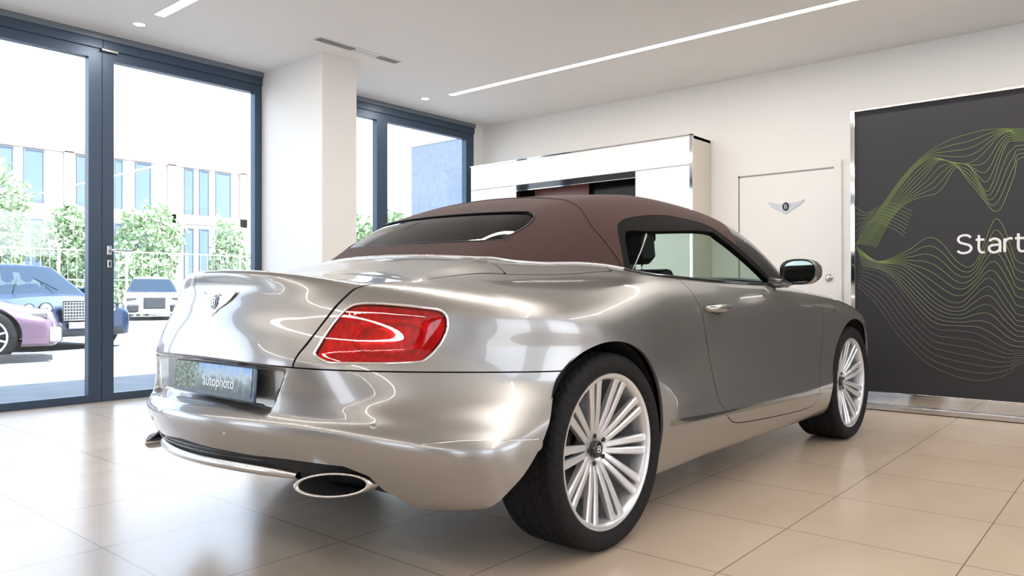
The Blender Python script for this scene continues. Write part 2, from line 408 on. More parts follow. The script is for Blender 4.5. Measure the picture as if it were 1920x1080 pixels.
# ---------------------------------------------------------------- materials used
M={}
paint=mat('paint_champagne_silver',(.33,.322,.312),.29,.80,coat=1,coatr=.015)
M['paint']=paint
def simple(n,*a,**k): M[n]=mat(n,*a,**k); return M[n]
simple('gap_black',(.006,.006,.007),.9)
simple('black_plastic',(.006,.006,.007),.45)
simple('gloss_black',(.008,.008,.010),.12,coat=.6)
simple('chrome',(.82,.82,.83),.06,1)
simple('satin_silver',(.62,.61,.60),.25,1)
simple('wheel_silver',(.66,.67,.69),.30,.6,coat=.6)
simple('wheel_dark',(.05,.05,.055),.5,.3)
simple('disc_steel',(.20,.20,.20),.35,1)
simple('leather_black',(.010,.010,.012),.45)
simple('leather_brown',(.10,.045,.03),.5)
simple('mirror_glass',(.75,.78,.80),.02,1)
simple('grey_pillar',(.055,.053,.055),.25,.3,coat=.5)
M['rubber']=noisy('tyre_rubber',(.008,.008,.009),(.015,.015,.016),60,.75,.15,.001,spec=.25)
M['fabric']=noisy('burgundy_canvas',(.052,.026,.022),(.064,.033,.028),400,.9,.25,.001,sheen=.05)
M['glass_dark']=glassmat('tinted_glass',(.36,.39,.39),1)
M['glass_side']=glassmat('side_glass',(.76,.86,.80),.12)
M['glass']=glassmat('clear_glass',(.93,.96,.97),.9)
# tail lamp
M['lens']=glassmat('red_lens',(1,.20,.18),.7)
m=mat('lamp_reflector',(.62,.012,.015),.3,.1,coat=.5); v=coords(m,'Object',(60,60,18)); f=noise(m,v,1.2,3)
lk(m,ramp(m,f,[(.3,(.36,.003,.004)),(.7,(.75,.012,.012))]),bsdf(m).inputs['Base Color']); M['lamp_inner']=m
simple('lamp_ring',(.9,.08,.06),.2,.3)
# plate: dealer picture of a road, trees and sky with dark blue border
m=mat('plate_picture',(.1,.2,.4),.35,coat=.15); v=coords(m,'Object',(1,1,1)); sep=nd(m,'ShaderNodeSeparateXYZ'); lk(m,v,sep.inputs[0])
n1=noise(m,coords(m,'Object',(30,22,22)),1.4,5)
mp=nd(m,'ShaderNodeMath',operation='MULTIPLY_ADD'); lk(m,n1,mp.inputs[0]); mp.inputs[1].default_value=.10; lk(m,sep.outputs[1],mp.inputs[2])
sky=ramp(m,mp.outputs[0],[(.02,(.05,.09,.10)),(.05,(.16,.25,.28)),(.068,(.42,.55,.62)),(.085,(.30,.48,.78)),(.12,(.13,.33,.74))])
tr=ramp(m,noise(m,coords(m,'Object',(60,60,60)),1.6,6),[(.35,(.015,.035,.02)),(.5,(.06,.12,.03)),(.62,(.30,.40,.38))])
mm=nd(m,'ShaderNodeMath',operation='MULTIPLY_ADD'); lk(m,n1,mm.inputs[0]); mm.inputs[1].default_value=.25; lk(m,sep.outputs[0],mm.inputs[2])
fr=ramp(m,mm.outputs[0],[(.0,(1,1,1)),(.06,(0,0,0))]); mx=nd(m,'ShaderNodeMix',data_type='RGBA'); lk(m,fr,mx.inputs[0]); lk(m,sky,mx.inputs[6]); lk(m,tr,mx.inputs[7]); lk(m,mx.outputs[2],bsdf(m).inputs['Base Color']); M['plate_pic']=m
simple('plate_blue',(.008,.03,.08),.2,coat=.5)
simple('letter_silver',(.78,.80,.82),.3,.3)
# room
m=mat('wall_paint',(.80,.79,.77),.6); M['wall']=m
M['ceiling']=mat('ceiling_paint',(.80,.80,.80),.7)
simple('slate_aluminium',(.050,.078,.120),.38,.35)
simple('slate_trim',(.16,.19,.23),.4,.4)
simple('white_lacquer',(.80,.79,.78),.25,coat=.4)
simple('cream_side',(.66,.60,.53),.4)
simple('groove_shade_grey',(.30,.29,.28),.7)  # shade of the door recess, put into a flat grey
simple('board_print',(.025,.025,.029),.5)
simple('niche_dark',(.014,.012,.013),.12,coat=.5)
simple('niche_brown',(.20,.085,.075),.25)
simple('print_white',(.80,.80,.82),.5)
simple('emblem_grey',(.50,.50,.52),.35,.7)
simple('lamp_white',(.9,.9,.9),.4,emit=(1,.97,.93),es=14)
simple('vent_white',(.72,.72,.73),.5)
simple('vent_dark',(.03,.033,.04),.7); simple('vent_grey',(.36,.36,.38),.6); simple('greige',(.20,.215,.25),.6); simple('seal_black',(.004,.004,.004),.7,spec=.2)
# floor tiles .61 m with thin joints, glazed beige-white stone
m=mat('floor_tile',(.6,.55,.5),.28,spec=.85); tc=nd(m,'ShaderNodeNewGeometry'); mp=nd(m,'ShaderNodeMapping'); lk(m,tc.outputs['Position'],mp.inputs[0])
mp.inputs['Location'].default_value=(-1.149/.61,-.506/.61,0); mp.inputs['Scale'].default_value=(1/.61,1/.61,1)
sp=nd(m,'ShaderNodeSeparateXYZ'); lk(m,mp.outputs[0],sp.inputs[0]); ds=[]
for i in (0,1):
    fr=nd(m,'ShaderNodeMath',operation='FRACT'); lk(m,sp.outputs[i],fr.inputs[0]); a=nd(m,'ShaderNodeMath',operation='SUBTRACT'); lk(m,fr.outputs[0],a.inputs[0]); a.inputs[1].default_value=.5
    b=nd(m,'ShaderNodeMath',operation='ABSOLUTE'); lk(m,a.outputs[0],b.inputs[0]); ds.append(b)
mxn=nd(m,'ShaderNodeMath',operation='MAXIMUM'); lk(m,ds[0].outputs[0],mxn.inputs[0]); lk(m,ds[1].outputs[0],mxn.inputs[1])
j=nd(m,'ShaderNodeMapRange'); lk(m,mxn.outputs[0],j.inputs[0]); j.inputs[1].default_value=.4962; j.inputs[2].default_value=.4975
fl=nd(m,'ShaderNodeVectorMath',operation='FLOOR'); lk(m,mp.outputs[0],fl.inputs[0]); wn=nd(m,'ShaderNodeTexWhiteNoise'); lk(m,fl.outputs[0],wn.inputs['Vector'])
nz=noise(m,coords(m,'Object',(1,2.2,1)),1.3,5,.5); ad=nd(m,'ShaderNodeMath',operation='MULTIPLY_ADD'); lk(m,wn.outputs['Value'],ad.inputs[0]); ad.inputs[1].default_value=.16; lk(m,nz,ad.inputs[2])
c=ramp(m,ad.outputs[0],[(.3,(.52,.42,.325)),(.9,(.59,.485,.385))]); mx=nd(m,'ShaderNodeMix',data_type='RGBA'); lk(m,j.outputs[0],mx.inputs[0]); lk(m,c,mx.inputs[6]); mx.inputs[7].default_value=(.16,.125,.10,1); lk(m,mx.outputs[2],bsdf(m).inputs['Base Color'])
rr=nd(m,'ShaderNodeMapRange'); lk(m,nz,rr.inputs[0]); rr.inputs[3].default_value=.20; rr.inputs[4].default_value=.27; lk(m,rr.outputs[0],bsdf(m).inputs['Roughness']); M['floor']=m
# outdoors
M['asphalt']=noisy('sunlit_concrete',(.18,.18,.175),(.22,.22,.215),3,.9)
M['leaf']=noisy('leaf_green',(.30,.42,.22),(.46,.56,.36),3,.7)
M['bark']=mat('bark',(.15,.10,.07),.9)
simple('render_white',(.75,.73,.70),.8)
simple('brick_red',(.50,.30,.27),.85)
simple('window_blue',(.12,.17,.26),.15)
M['grey_block']=noisy('grey_blockwork',(.22,.25,.31),(.26,.29,.35),6,.9)
simple('car_blue',(.006,.016,.05),.3,.2,coat=.5)
simple('car_mauve',(.17,.11,.16),.3,.3,coat=.5)
simple('car_white',(.80,.80,.80),.3,0,coat=1)
simple('car_glass',(.015,.025,.04),.08)
simple('fence_white',(.62,.64,.64),.6)
# ---------------------------------------------------------------- the convertible
OX,OY,CA=2.3235-.94*math.sin(-.01),1.4995+.94*math.cos(-.01),-.01
car=empty('convertible_car',(OX,OY,0),CA)
props(car,'champagne silver convertible with a burgundy brown fabric roof on the tiled showroom floor','car')
def part(name,Msh,m,F=Fbody,parent=car,**k): return tri_obj(name,Msh,m,parent,F,**k)
import time; _t0=time.time()
B=surf_mesh(Fbody,(-1.22,-1.02,.16),(3.74,0,1.14),.0112)
G=surf_mesh(Fgreen,(-.8,-.9,.94),(2.8,0,1.45),.013)
print('surfaces',len(B[0]),len(G[0]),round(time.time()-_t0,1))
W=lambda P:np.abs(P[:,1])
# cabin opening: body inside the folding top's footprint
def g_cabin(P):
    f=Fgreen(P[:,0],P[:,1],np.maximum(P[:,2],1.0)); return np.maximum(f+.012,.93-P[:,2])
shell=clip(B,lambda P:-g_cabin(P))
# wheel arches
ARr=[(-.70,.10),(-.585,.29),(-.489,.383),(-.428,.455),(-.39,.511),(-.345,.565),(-.28,.648),(-.20,.712),(-.10,.748),(.0,.757),(.10,.740),(.20,.690),(.28,.605),(.325,.51),(.338,.40),(.325,.28),(.30,.10)]
ARf=[(2.746-.385,.10),(2.746-.40,.27),(2.746-.405,.40),(2.746-.385,.52),(2.746-.33,.62),(2.746-.24,.70),(2.746-.12,.748),(2.746,.762),(2.746+.12,.745),(2.746+.225,.70),(2.746+.305,.62),(2.746+.352,.52),(2.746+.368,.40),(2.746+.36,.10)]
_ar,_af=sdf_poly(crom(ARr,6)),sdf_poly(crom(ARf,6))
def g_arch(P):
    d=np.minimum(_ar(P[:,0],P[:,2]),_af(P[:,0],P[:,2])); return np.maximum(d,.62-W(P))
_archs=clip(shell,lambda P:-g_arch(P))
# rear opening below the painted bumper
DW=[0,.17,.32,.44,.60,.655,.675,.71,.74,.80]; DZ=[.456,.442,.434,.430,.416,.386,.340,.307,.25,.10]
def g_diff(P):
    w=W(P); z=np.interp(w,DW,DZ); return np.maximum((P[:,2]-z)*.8,P[:,0]+.45)
def lamp_s(P): return .82*P[:,0]+.57*W(P)
def _ls(x,w): return .82*x+.57*w
LPT=[(-.966,.508,.748),(-.948,.533,.727),(-.925,.560,.721),(-.83,.643,.7185),(-.733,.704,.7195),(-.705,.716,.727),(-.672,.731,.757),(-.646,.739,.792),(-.632,.741,.830),(-.636,.737,.862),(-.655,.722,.880),(-.70,.690,.888),(-.737,.659,.893),(-.79,.61,.899),(-.839,.569,.901),(-.865,.548,.892),(-.89,.535,.870),(-.925,.520,.822),(-.952,.510,.775)]
LP=crom([(_ls(x,w),z) for x,w,z in LPT],5,True); _lp=sdf_poly(LP)
def g_lamp(P): return np.maximum(np.maximum(_lp(lamp_s(P),P[:,2]),P[:,0]+.45),.40-W(P))
skin=clip(_archs,lambda P:-g_diff(P))
inner=clip(shell,lambda P:-g_arch(P)+.004); inner=clip(inner,lambda P:-g_lamp(P))
part('gap_shade_shell',(lambda m_:(m_[0]-fnormal(Fbody,m_[0])*.016,m_[1]))(clip(inner,lambda P:-g_diff(P))),M['gap_black'],rim=0)  # black shell behind the panels paints the shade in the shut gaps
zj=lambda w:.721-.063*w*w
# bumper
g_bump=lambda P:np.maximum(P[:,2]-zj(W(P)),P[:,0]+.05)
bumper,rest=cut(skin,g_bump,.0045)
# boot lid
BX=[-1.2,-1.013,-.968,-.919,-.872,-.817,-.778,-.712,-.59,-.49,-.40,-.293,-.195,.6]
BW=[.452,.458,.483,.500,.522,.541,.551,.560,.566,.580,.600,.628,.655,.79]
_bx=np.linspace(-1.2,.6,181); _bw=pch(BX,np.array(BW),_bx)
for _ in range(3): _bw[1:-1]=(_bw[:-2]+2*_bw[1:-1]+_bw[2:])/4
g_deck=lambda P:np.maximum(W(P)-np.interp(P[:,0],_bx,_bw),.6-P[:,2])
g_boot=lambda P:np.maximum(g_deck(P),P[:,0]+.20+.10*W(P)**2)
boot,rest=cut(rest,g_boot,.0045)
# tonneau panel between boot lid and roof
g_tn=lambda P:np.maximum(np.maximum(np.maximum(W(P)-np.interp(P[:,0],_bx,_bw)+.0,.9-P[:,2]),-.35-P[:,0]),P[:,0]-.30)
tonneau,rest=cut(rest,g_tn,.0035)
# doors
DP=crom([(.705,1.10),(.715,1.0),(.733,.925),(.752,.834),(.785,.709),(.833,.57),(.872,.450),(.915,.383),(.96,.350),(1.03,.328),(1.20,.312),(1.625,.290),(1.95,.282),(2.09,.300),(2.128,.376),(2.172,.501),(2.200,.667),(2.222,.80),(2.20,.88),(2.10,.95),(1.98,1.10)],5)
_dp=sdf_poly(DP)
g_door=lambda P:np.maximum(_dp(P[:,0],P[:,2]),.45-W(P))
door,rest=cut(rest,g_door,.0045)
# front wings / bonnet / front bumper
g_wing=lambda P:1.98-P[:,0]
front,rest=cut(rest,lambda P:np.maximum(g_wing(P),.365+.0*P[:,0]-P[:,2]),.0001)
# front clip into bonnet + wings + front bumper
g_fb=lambda P:np.maximum(P[:,2]-.62,3.05-P[:,0])
fbump,front=cut(front,g_fb,.004)
g_bon=lambda P:np.maximum(np.maximum(W(P)-(.66-.10*np.clip(P[:,0]-2.6,0,1)),2.05-P[:,0]),.70-P[:,2])
bonnet,front=cut(front,g_bon,.004)
# fuel-less rear quarter stays the body; tail lamp cut out of quarter
lampm,rest=cut(rest,g_lamp,.001)
ys_=lambda Msh,s:clip(Msh,lambda P:-s*P[:,1])
body=rest
bo=part('body',body,M['paint'])
part('rear_bumper',bumper,M['paint'],rim=.02); part('boot_lid',boot,M['paint']); 
part('bonnet',bonnet,M['paint']); part('front_bumper',fbump,M['paint']); 
for s in (-1,1): part('front_wing',ys_(front,s),M['paint']); part('tonneau_trim',ys_(tonneau,s),M['paint'])
doors={}
for s in (-1,1): doors[s]=part('door',ys_(door,s),M['paint'])
# tail lamps
def on_body(x,w,z,s=-1,n=8,F=Fbody):
    P=np.array([[x,s*w,z]],float)
    for _ in range(n): P=project(F,P)
    return P[0]
def curve_on(F,pts,n=6,closed=False,s=-1,off=0.):
    A=crom(np.array([(x,s*w,z) for x,w,z in pts],float),n,closed)
    for _ in range(8): A=project(F,A)
    return A+fnormal(F,A)*off
for s in (-1,1):
    hm=ys_(lampm,s); P,T_=hm; N_=fnormal(Fbody,P); d=-_lp(lamp_s(P),P[:,2])
    dome=np.sqrt(np.clip(d/.05,0,1))*.010-.004
    lo=tri_obj('tail_light',(P+N_*dome[:,None],T_),M['lens'],car,None,rim=0,normals=N_)
    # inner bowl
    q=clip(hm,lambda P_:_lp(lamp_s(P_),P_[:,2])+.006)
    Pq=q[0]; Nq=fnormal(Fbody,Pq); dq=-_lp(lamp_s(Pq),Pq[:,2]); Pb=Pq-Nq*(.012+.03*np.clip((dq-.006)/.03,0,1)**.7)[:,None]
    tri_obj('light_bowl',(Pb,q[1]),M['lamp_inner'],lo,None,rim=0)
    rim=curve_on(Fbody,LPT,6,True,s,.001); r_=MB().tube(rim,.0045,8,True); r_.build('chrome_bezel',M['chrome'],lo,smooth=True)
    def ringpts(k,dep):
        c=np.mean([p for p in LPT],0); return curve_on(Fbody,[tuple(c+(np.array(p)-c)*k) for p in LPT],4,True,s,-dep)
    cc=np.array([-.80,.665,.806]); el=[(cc[0]+.115*math.cos(t)*.82,cc[1]+.115*math.cos(t)*.57,cc[2]+.05*math.sin(t)) for t in np.linspace(0,2*PI,20,endpoint=False)]
    MB().tube(curve_on(Fbody,el,3,True,s,-.018),.007,8,True).build('light_ring',M['lamp_inner'],lo,smooth=True)
# door seams trim along the sill
ST_Z=lambda x:np.interp(x,[.38,.90,2.20],[.404,.384,.342])
g_st=lambda P:np.maximum(np.abs(P[:,2]-ST_Z(P[:,0])-.004)-.012*np.interp(P[:,0],[.38,.9,2.2],[1,.8,.4]),np.maximum(.395-P[:,0],P[:,0]-2.17))
st=clip(B,g_st)
m=mat('sill_chrome',(.30,.31,.27),.10,.9); M['sill']=m
for s in (-1,1): part('sill_trim',ys_(st,s),M['sill'],off=.002,rim=.004)
# bumper side blade
RF=[(-.835,.776,.481),(-.80,.808,.486),(-.72,.862,.488),(-.60,.925,.482),(-.50,.95,.474),(-.435,.957,.468),(-.445,.957,.436),(-.52,.947,.434),(-.62,.918,.440),(-.74,.855,.456),(-.80,.808,.468)]
_rf=sdf_poly(crom([(_ls(x,w),z) for x,w,z in RF],4,True))
blade=clip(B,lambda P:np.maximum(np.maximum(_rf(lamp_s(P),P[:,2]),P[:,0]+.42),.5-W(P)))
for s in (-1,1):
    part('bumper_blade',ys_(blade,s),M['paint'],off=.006,rim=.012)
    c=[on_body(*p,s)+np.array((0,0,0)) for p in [(-.80,.808,.488),(-.72,.862,.490),(-.60,.925,.484),(-.50,.95,.476),(-.44,.957,.470)]]
    MB().tube(crom(np.array([p+fnormal(Fbody,p[None])[0]*.004 for p in c]),5),[.0022]*21,6).build('blade_edge',M['chrome'],car,smooth=True)
# parking sensors
for s in (-1,1):
    for p in [(-.878,.678,.537),(-1.10,.25,.50)]:
        q=on_body(*p,s); n_=fnormal(Fbody,q[None])[0]; Mx=Matrix.Translation(Vector(q))@Vector(n_).to_track_quat('Z','Y').to_matrix().to_4x4()
        b=MB(); b.lathe([(0,.0015),(.008,.0015),(.0095,.0005),(.011,-.002),(.011,-.006)],20); b.v=[tuple(Mx@Vector(v)) for v in b.v]; b.build('parking_sensor',M['paint'],car,smooth=True)
# diffuser, silver lip, exhausts
def sheet(fn,us,vs,name,mt,th=0,parent=car,smooth=True,closeu=False):
    b=MB(); nu,nv=len(us),len(vs); b.add([fn(u,v) for u in us for v in vs],[(i*nv+j,(i+1)*nv+j,(i+1)*nv+j+1,i*nv+j+1) for i in range(nu-1) for j in range(nv-1)])
    o=b.build(name,mt,parent,smooth=smooth,fix=False)
    if th: k=o.modifiers.new('thick','SOLIDIFY'); k.thickness=th; k.offset=0
    return o
xr=lambda w:-1.165+.542*abs(w)**1.92
def dif(w,v):
    z1=np.interp(abs(w),DW,DZ)+.012; z0=.385 if abs(w)<.42 else np.interp(abs(w),[.42,.47,.6,.70],[.385,.345,.34,.315]); z0=min(z0,z1-.02); z=z1+(z0-z1)*v
    return (xr(w)+.062+.02*v+(.0 if abs(w)<.46 else .03*min(1,(abs(w)-.46)/.05)),w,z)
sheet(dif,np.linspace(-.69,.69,90),np.linspace(0,1,8),'diffuser',M['black_plastic'],.006)
b=MB()
for i in range(2):
    z=.436-.012*i; b.tube([(xr(w)+.048,w,z-.05*w*w) for w in np.linspace(-.36,.36,30)],.0025,6)
b.build('diffuser_fin',M['gloss_black'],car,smooth=True)
def lip(w,v):
    t=v*2*PI; k=1-.45*min(1,abs(w)/.44)**6; zc=.3935-.045*w*w-.01*(abs(w)/.44)**4; hh=.021*k; dd=.030*k
    return (xr(w)+.075+.02*k*0-dd*math.cos(t),w,zc+hh*math.sin(t))
sheet(lip,np.linspace(-.445,.445,60),np.linspace(0,1,17),'lower_lip',M['satin_silver'])
for s in (-1,1):
    b=MB(); C0=np.array([-.955,s*.575,.360]); U=np.array([.73,-.68,0]) if s<0 else np.array([.73,.68,0]); n=48
    def ring(a,h,dx): 
        return [tuple(C0+U*a*math.cos(t)+np.array([dx,0,h*math.sin(t)])) for t in np.linspace(0,2*PI,n,endpoint=False)]
    prof=[(.112,.037,.30),(.112,.037,.03),(.113,.038,.006),(.110,.0365,0),(.104,.032,-.001),(.101,.030,.006)]
    R_=[ring(*p) for p in prof]; v=[p for r in R_ for p in r]; b.add(v,[(i*n+k,i*n+(k+1)%n,(i+1)*n+(k+1)%n,(i+1)*n+k) for i in range(len(prof)-1) for k in range(n)])
    eo=b.build('exhaust_tip',M['satin_silver'],car,smooth=True)
    b=MB(); R_=[ring(.101,.030,.006),ring(.100,.030,.25)]; v=[p for r in R_ for p in r]+[tuple(C0+np.array([.25,0,0]))]
    b.add(v,[(k,(k+1)%n,n+(k+1)%n,n+k) for k in range(n)]+[(n+k,n+(k+1)%n,2*n) for k in range(n)]); b.build('exhaust_pipe',M['gap_black'],eo,smooth=True)
# number plate (dealer picture plate) in the recess
RM=Matrix(((0,0,-1,0),(-1,0,0,0),(0,1,0,0),(0,0,0,1)))  # local x -> car -y, local y -> up, local z -> rearwards
PM=Matrix.Translation((-1.060,-.083,.6485))@Matrix.Rotation(math.radians(4),4,'Y')@RM
plate=MB().box(-.265,.265,-.054,.054,0,.010,PM,bev=.004).build('number_plate',M['plate_blue'],car)
pic=MB().box(-.262,.246,-.040,.051,0,.0015); po=pic.build('plate_picture',M['plate_pic'],plate); po.matrix_local=PM@Matrix.Translation((0,0,.010))
text_obj('plate_lettering','autophoto',.05,M['letter_silver'],plate,PM@Matrix.Translation((.045,-.005,.0125)),.0005,.95)
# winged emblem
def wing_poly(W_,H_,side):
    up=[(.10,.34),(.22,.24),(.45,.27),(.70,.34),(1.0,.46)]; dn=[(.98,.38),(.80,.12),(.60,-.06),(.40,-.20),(.26,-.28),(.16,-.44),(.10,-.48)]
    return [(side*x*W_/2,y*H_) for x,y in up+dn]
def emblem(parent,Mx,W_,name='winged_emblem',mt='chrome',th=.004):
    H_=W_*.36; b=MB()
    for sd in (-1,1):
        b.prism(wing_poly(W_,H_,sd),0,th,Mx)
        for k in range(4):
            a=.22+.02*k; y0=.20-.12*k; y1=.39-.13*k; x1=.92-.12*k
            b.prism([(sd*a*W_/2,y0*H_),(sd*x1*W_/2,y1*H_),(sd*x1*W_/2,(y1-.035)*H_),(sd*a*W_/2,(y0-.035)*H_)],0,th*1.35,Mx)
    el=lambda a,h,cy=0,n=28:[(a*math.cos(t),cy+h*math.sin(t)) for t in np.linspace(0,2*PI,n,endpoint=False)]
    b.prism(el(.105*W_,.36*H_),0,th*1.5,Mx); b.prism([(-.07*W_,-.28*H_),(0,-.62*H_),(.07*W_,-.28*H_)],0,th,Mx)
    e=b.build(name,M[mt],parent,autosm=35)
    MB().prism(el(.092*W_,.32*H_),th*1.5,th*1.9,Mx).build('emblem_field',M['gloss_black'],e)
    text_obj('emblem_letter','B',.48*H_,M[mt],e,Mx@Matrix.Translation((0,0,th*2.2)),th*.3,1.0)
    return e
q=on_body(-1.03,.035,.902,-1); n_=fnormal(Fbody,q[None])[0]
zx=Vector(n_); xx=Vector((0,-1,0)); xx=(xx-zx*xx.dot(zx)).normalized(); yy=zx.cross(xx)
EM=Matrix((xx,yy,zx)).transposed().to_4x4(); EM.translation=Vector(q)
emblem(car,EM,.225)
# ---------------- folding top
sk=clip(G,lambda P:-Fbody(*P.T)-.004)
SEAL=[(.395,1.00),(.41,1.12),(.428,1.20),(.465,1.236),(.55,1.262),(.72,1.285),(.90,1.293),(1.15,1.281),(1.28,1.262),(1.40,1.215),(1.60,1.12),(1.80,1.0)]
GLS=[(.43,.98),(.445,1.12),(.465,1.180),(.50,1.200),(.66,1.206),(1.20,1.238),(1.33,1.205),(1.50,1.132),(1.745,1.012),(1.80,.98)]
_seal=sdf_poly(crom(SEAL+[(1.80,.9),(.395,.9)],5,True)); _gls=sdf_poly(crom(GLS,5))
xe_=lambda P:P[:,0]+.38*W(P)**2
g_seal=lambda P:np.maximum(_seal(P[:,0],P[:,2]),.45-W(P)); g_gls=lambda P:np.maximum(_gls(P[:,0],P[:,2]),.45-W(P))
sealm,sk=cut(sk,g_seal,.001); glsm,sealm=cut(sealm,g_gls,.001)
RWP=[(-.43,1.135),(.43,1.135),(.49,1.150),(.512,1.19),(.505,1.235),(.47,1.262),(.40,1.27),(0,1.272),(-.40,1.27),(-.47,1.262),(-.505,1.235),(-.512,1.19),(-.49,1.150)]
_rw2=sdf_poly(crom(RWP,6,True)); g_rw=lambda P:np.maximum(_rw2(P[:,1],P[:,2]),P[:,0]-.35)
rwm,sk=cut(sk,g_rw,.001)
top,wsf=cut(sk,lambda P:xe_(P)-1.70,.002)
_ws=sdf_poly([(-.60,1.335),(.60,1.335),(.735,.95),(-.735,.95)]); g_ws=lambda P:np.maximum(np.maximum(_ws(P[:,1],P[:,2]),1.735-xe_(P)),1.3-P[:,0])
wsm,pil=cut(wsf,g_ws,.001)
rf=part('soft_top',top,M['fabric'],Fgreen,rim=.03)
# headliner
_i=clip(top,lambda P:1.02-P[:,2]); tri_obj('headliner',(_i[0]-fnormal(Fgreen,_i[0])*.03,_i[1]),M['leather_black'],rf,None,rim=0)
part('windscreen_frame',pil,M['grey_pillar'],Fgreen,rim=.03); part('windscreen',wsm,M['glass_side'],Fgreen,rim=0,off=-.003)
for s in (-1,1):
    so=part('window_seal',ys_(sealm,s),M['seal_black'],Fgreen,rim=.03,off=-.002)
    gm=ys_(glsm,s); part('side_window',gm,M['glass_side'],Fgreen,parent=doors[s],rim=0,off=-.014)
rwo=part('rear_window',rwm,M['glass_dark'],Fgreen,rim=0,off=-.004)
rp=crom(RWP,6,True)[:-1]; A=np.array([(-.05-.2*(1.2-z),y,z) for y,z in rp])
for _ in range(25):
    A=project(Fgreen,A); A[:,1]=rp[:,0]; A[:,2]=A[:,2]*.0+rp[:,1]
MB().tube(A,.004,6,True).build('window_surround',M['black_plastic'],rwo,smooth=True)
# seams
sp=[(.352,0,1.40),(.349,.2,1.38),(.343,.413,1.346),(.327,.549,1.31),(.300,.646,1.224),(.333,.701,1.15),(.372,.735,1.078),(.385,.745,1.04)]
full=[(x,-w,z) for x,w,z in sp[::-1]]+[(x,w,z) for x,w,z in sp[1:]]
A=crom(np.array(full),6)
for _ in range(6): A=project(Fgreen,A)
MB().tube(A,.0045,6).build('roof_seam',M['fabric'],rf,smooth=True)
# chrome moulding between body and roof / windows
def inter(pts,n=8):
    A=crom(np.array(pts,float),n)
    for _ in range(40): A=project(Fgreen,project(Fbody,A))
    return A
bp=[(-.36,0,1.07),(-.345,.2,1.07),(-.28,.38,1.06),(-.17,.5,1.06),(0,.6,1.05),(.2,.68,1.04),(.4,.74,1.03)]
A=inter([(x,-w,z) for x,w,z in bp[::-1]]+[(x,w,z) for x,w,z in bp[1:]]); MB().tube(A+np.array((0,0,.003)),.007,8).build('roof_moulding',M['satin_silver'],car,smooth=True)
for s in (-1,1):
    A=inter([(x,s*w,1.02) for x,w in ((.40,.745),(.7,.78),(1.0,.79),(1.4,.79),(1.8,.78),(2.05,.76))]); MB().tube(A+np.array((0,s*.004,.0)),.008,8).build('waist_moulding',M['gloss_black'],doors[s],smooth=True)
# wipers / cowl, interior
tub=MB(); tub.box(-.2,2.3,-.74,.74,.28,.32); tub.box(2.05,2.1,-.74,.74,.3,.93); tub.box(-.22,-.18,-.62,.62,.3,.99)
for s in (-1,1): tub.box(.42,2.1,s*.74,s*.77,.3,.96)
tub.build('cabin_lining',M['leather_black'],car)
pb=MB(); pb.box(-.30,.02,-.52,.52,.95,.985,bev=.02); pb.build('parcel_shelf',M['leather_black'],car)
db=MB(); db.add([(2.12,-.70,.92),(2.12,.70,.92),(1.62,.70,.95),(1.62,-.70,.95),(1.58,-.70,.80),(1.58,.70,.80),(2.1,.7,.5),(2.1,-.7,.5)],[(0,1,2,3),(3,2,5,4),(4,5,6,7)]); db.build('dashboard',M['leather_black'],car,bevel=.02)
def seat(x,y,zt,rake,wd=.25,hr=True):
    t=empty('seat',(x,y,0),parent=car)
    c=MB(); c.box(-.05,.50,-wd,wd,.34,.50,bev=.05); c.build('seat_cushion',M['leather_black'],t,smooth=False,bevel=.02)
    R_=Matrix.Translation((0,0,.48))@Matrix.Rotation(-rake,4,'Y'); L=(zt-.48-(.20 if hr else 0))/math.cos(rake)
    b=MB(); n=10
    for i in range(n):
        z0,z1=L*i/n,L*(i+1)/n; w0=wd*(1-.22*(z0/L)**3); w1=wd*(1-.22*(z1/L)**3)
        b.add([R_@Vector(p) for p in [(-.06,-w0,z0),(.06,-w0,z0),(.06,w0,z0),(-.06,w0,z0),(-.06,-w1,z1),(.05,-w1,z1),(.05,w1,z1),(-.06,w1,z1)]],[(0,1,5,4),(1,2,6,5),(2,3,7,6),(3,0,4,7)]+([(4,5,6,7)] if i==n-1 else []))
    b.build('backrest',M['leather_black'],t,bevel=.02)
    if hr:
        h_=MB(); h_.box(-.05,.05,-.13,.13,L+.03,L+.22,R_,bev=.04); h_.build('headrest',M['leather_black'],t,bevel=.015)
        for yy_ in (-.05,.05): MB().tube([R_@Vector((0,yy_,L-.05)),R_@Vector((0,yy_,L+.06))],.006,8).build('headrest_post',M['chrome'],t,smooth=True)
    return t
seat(1.16,-.37,1.245,.16); seat(1.16,.37,1.245,.16)
seat(.22,-.33,1.03,.2,.27,True); seat(.22,.33,1.03,.2,.27,True)
sw=empty('steering_wheel',(1.50,.37,.86),parent=car); 
b=MB(); b.lathe([(.185+.014*math.cos(t),.014*math.sin(t)) for t in np.linspace(0,2*PI,10,endpoint=False)],40,'x',closed=True); b.tube([(0,-.18,0),(.02,0,0),(0,.18,0)],.014,8); b.tube([(.02,0,0),(0,0,-.18)],.014,8); b.lathe([(0,.0),(.06,.0),(.065,.03),(0,.05)],24,'x'); w_=b.build('wheel_rim',M['leather_black'],sw,smooth=True); w_.rotation_euler=(0,.35,0)
# interior mirror
MB().box(1.72,1.745,-.11,.11,1.235,1.295,bev=.012).build('rear_view_mirror',M['gloss_black'],car)
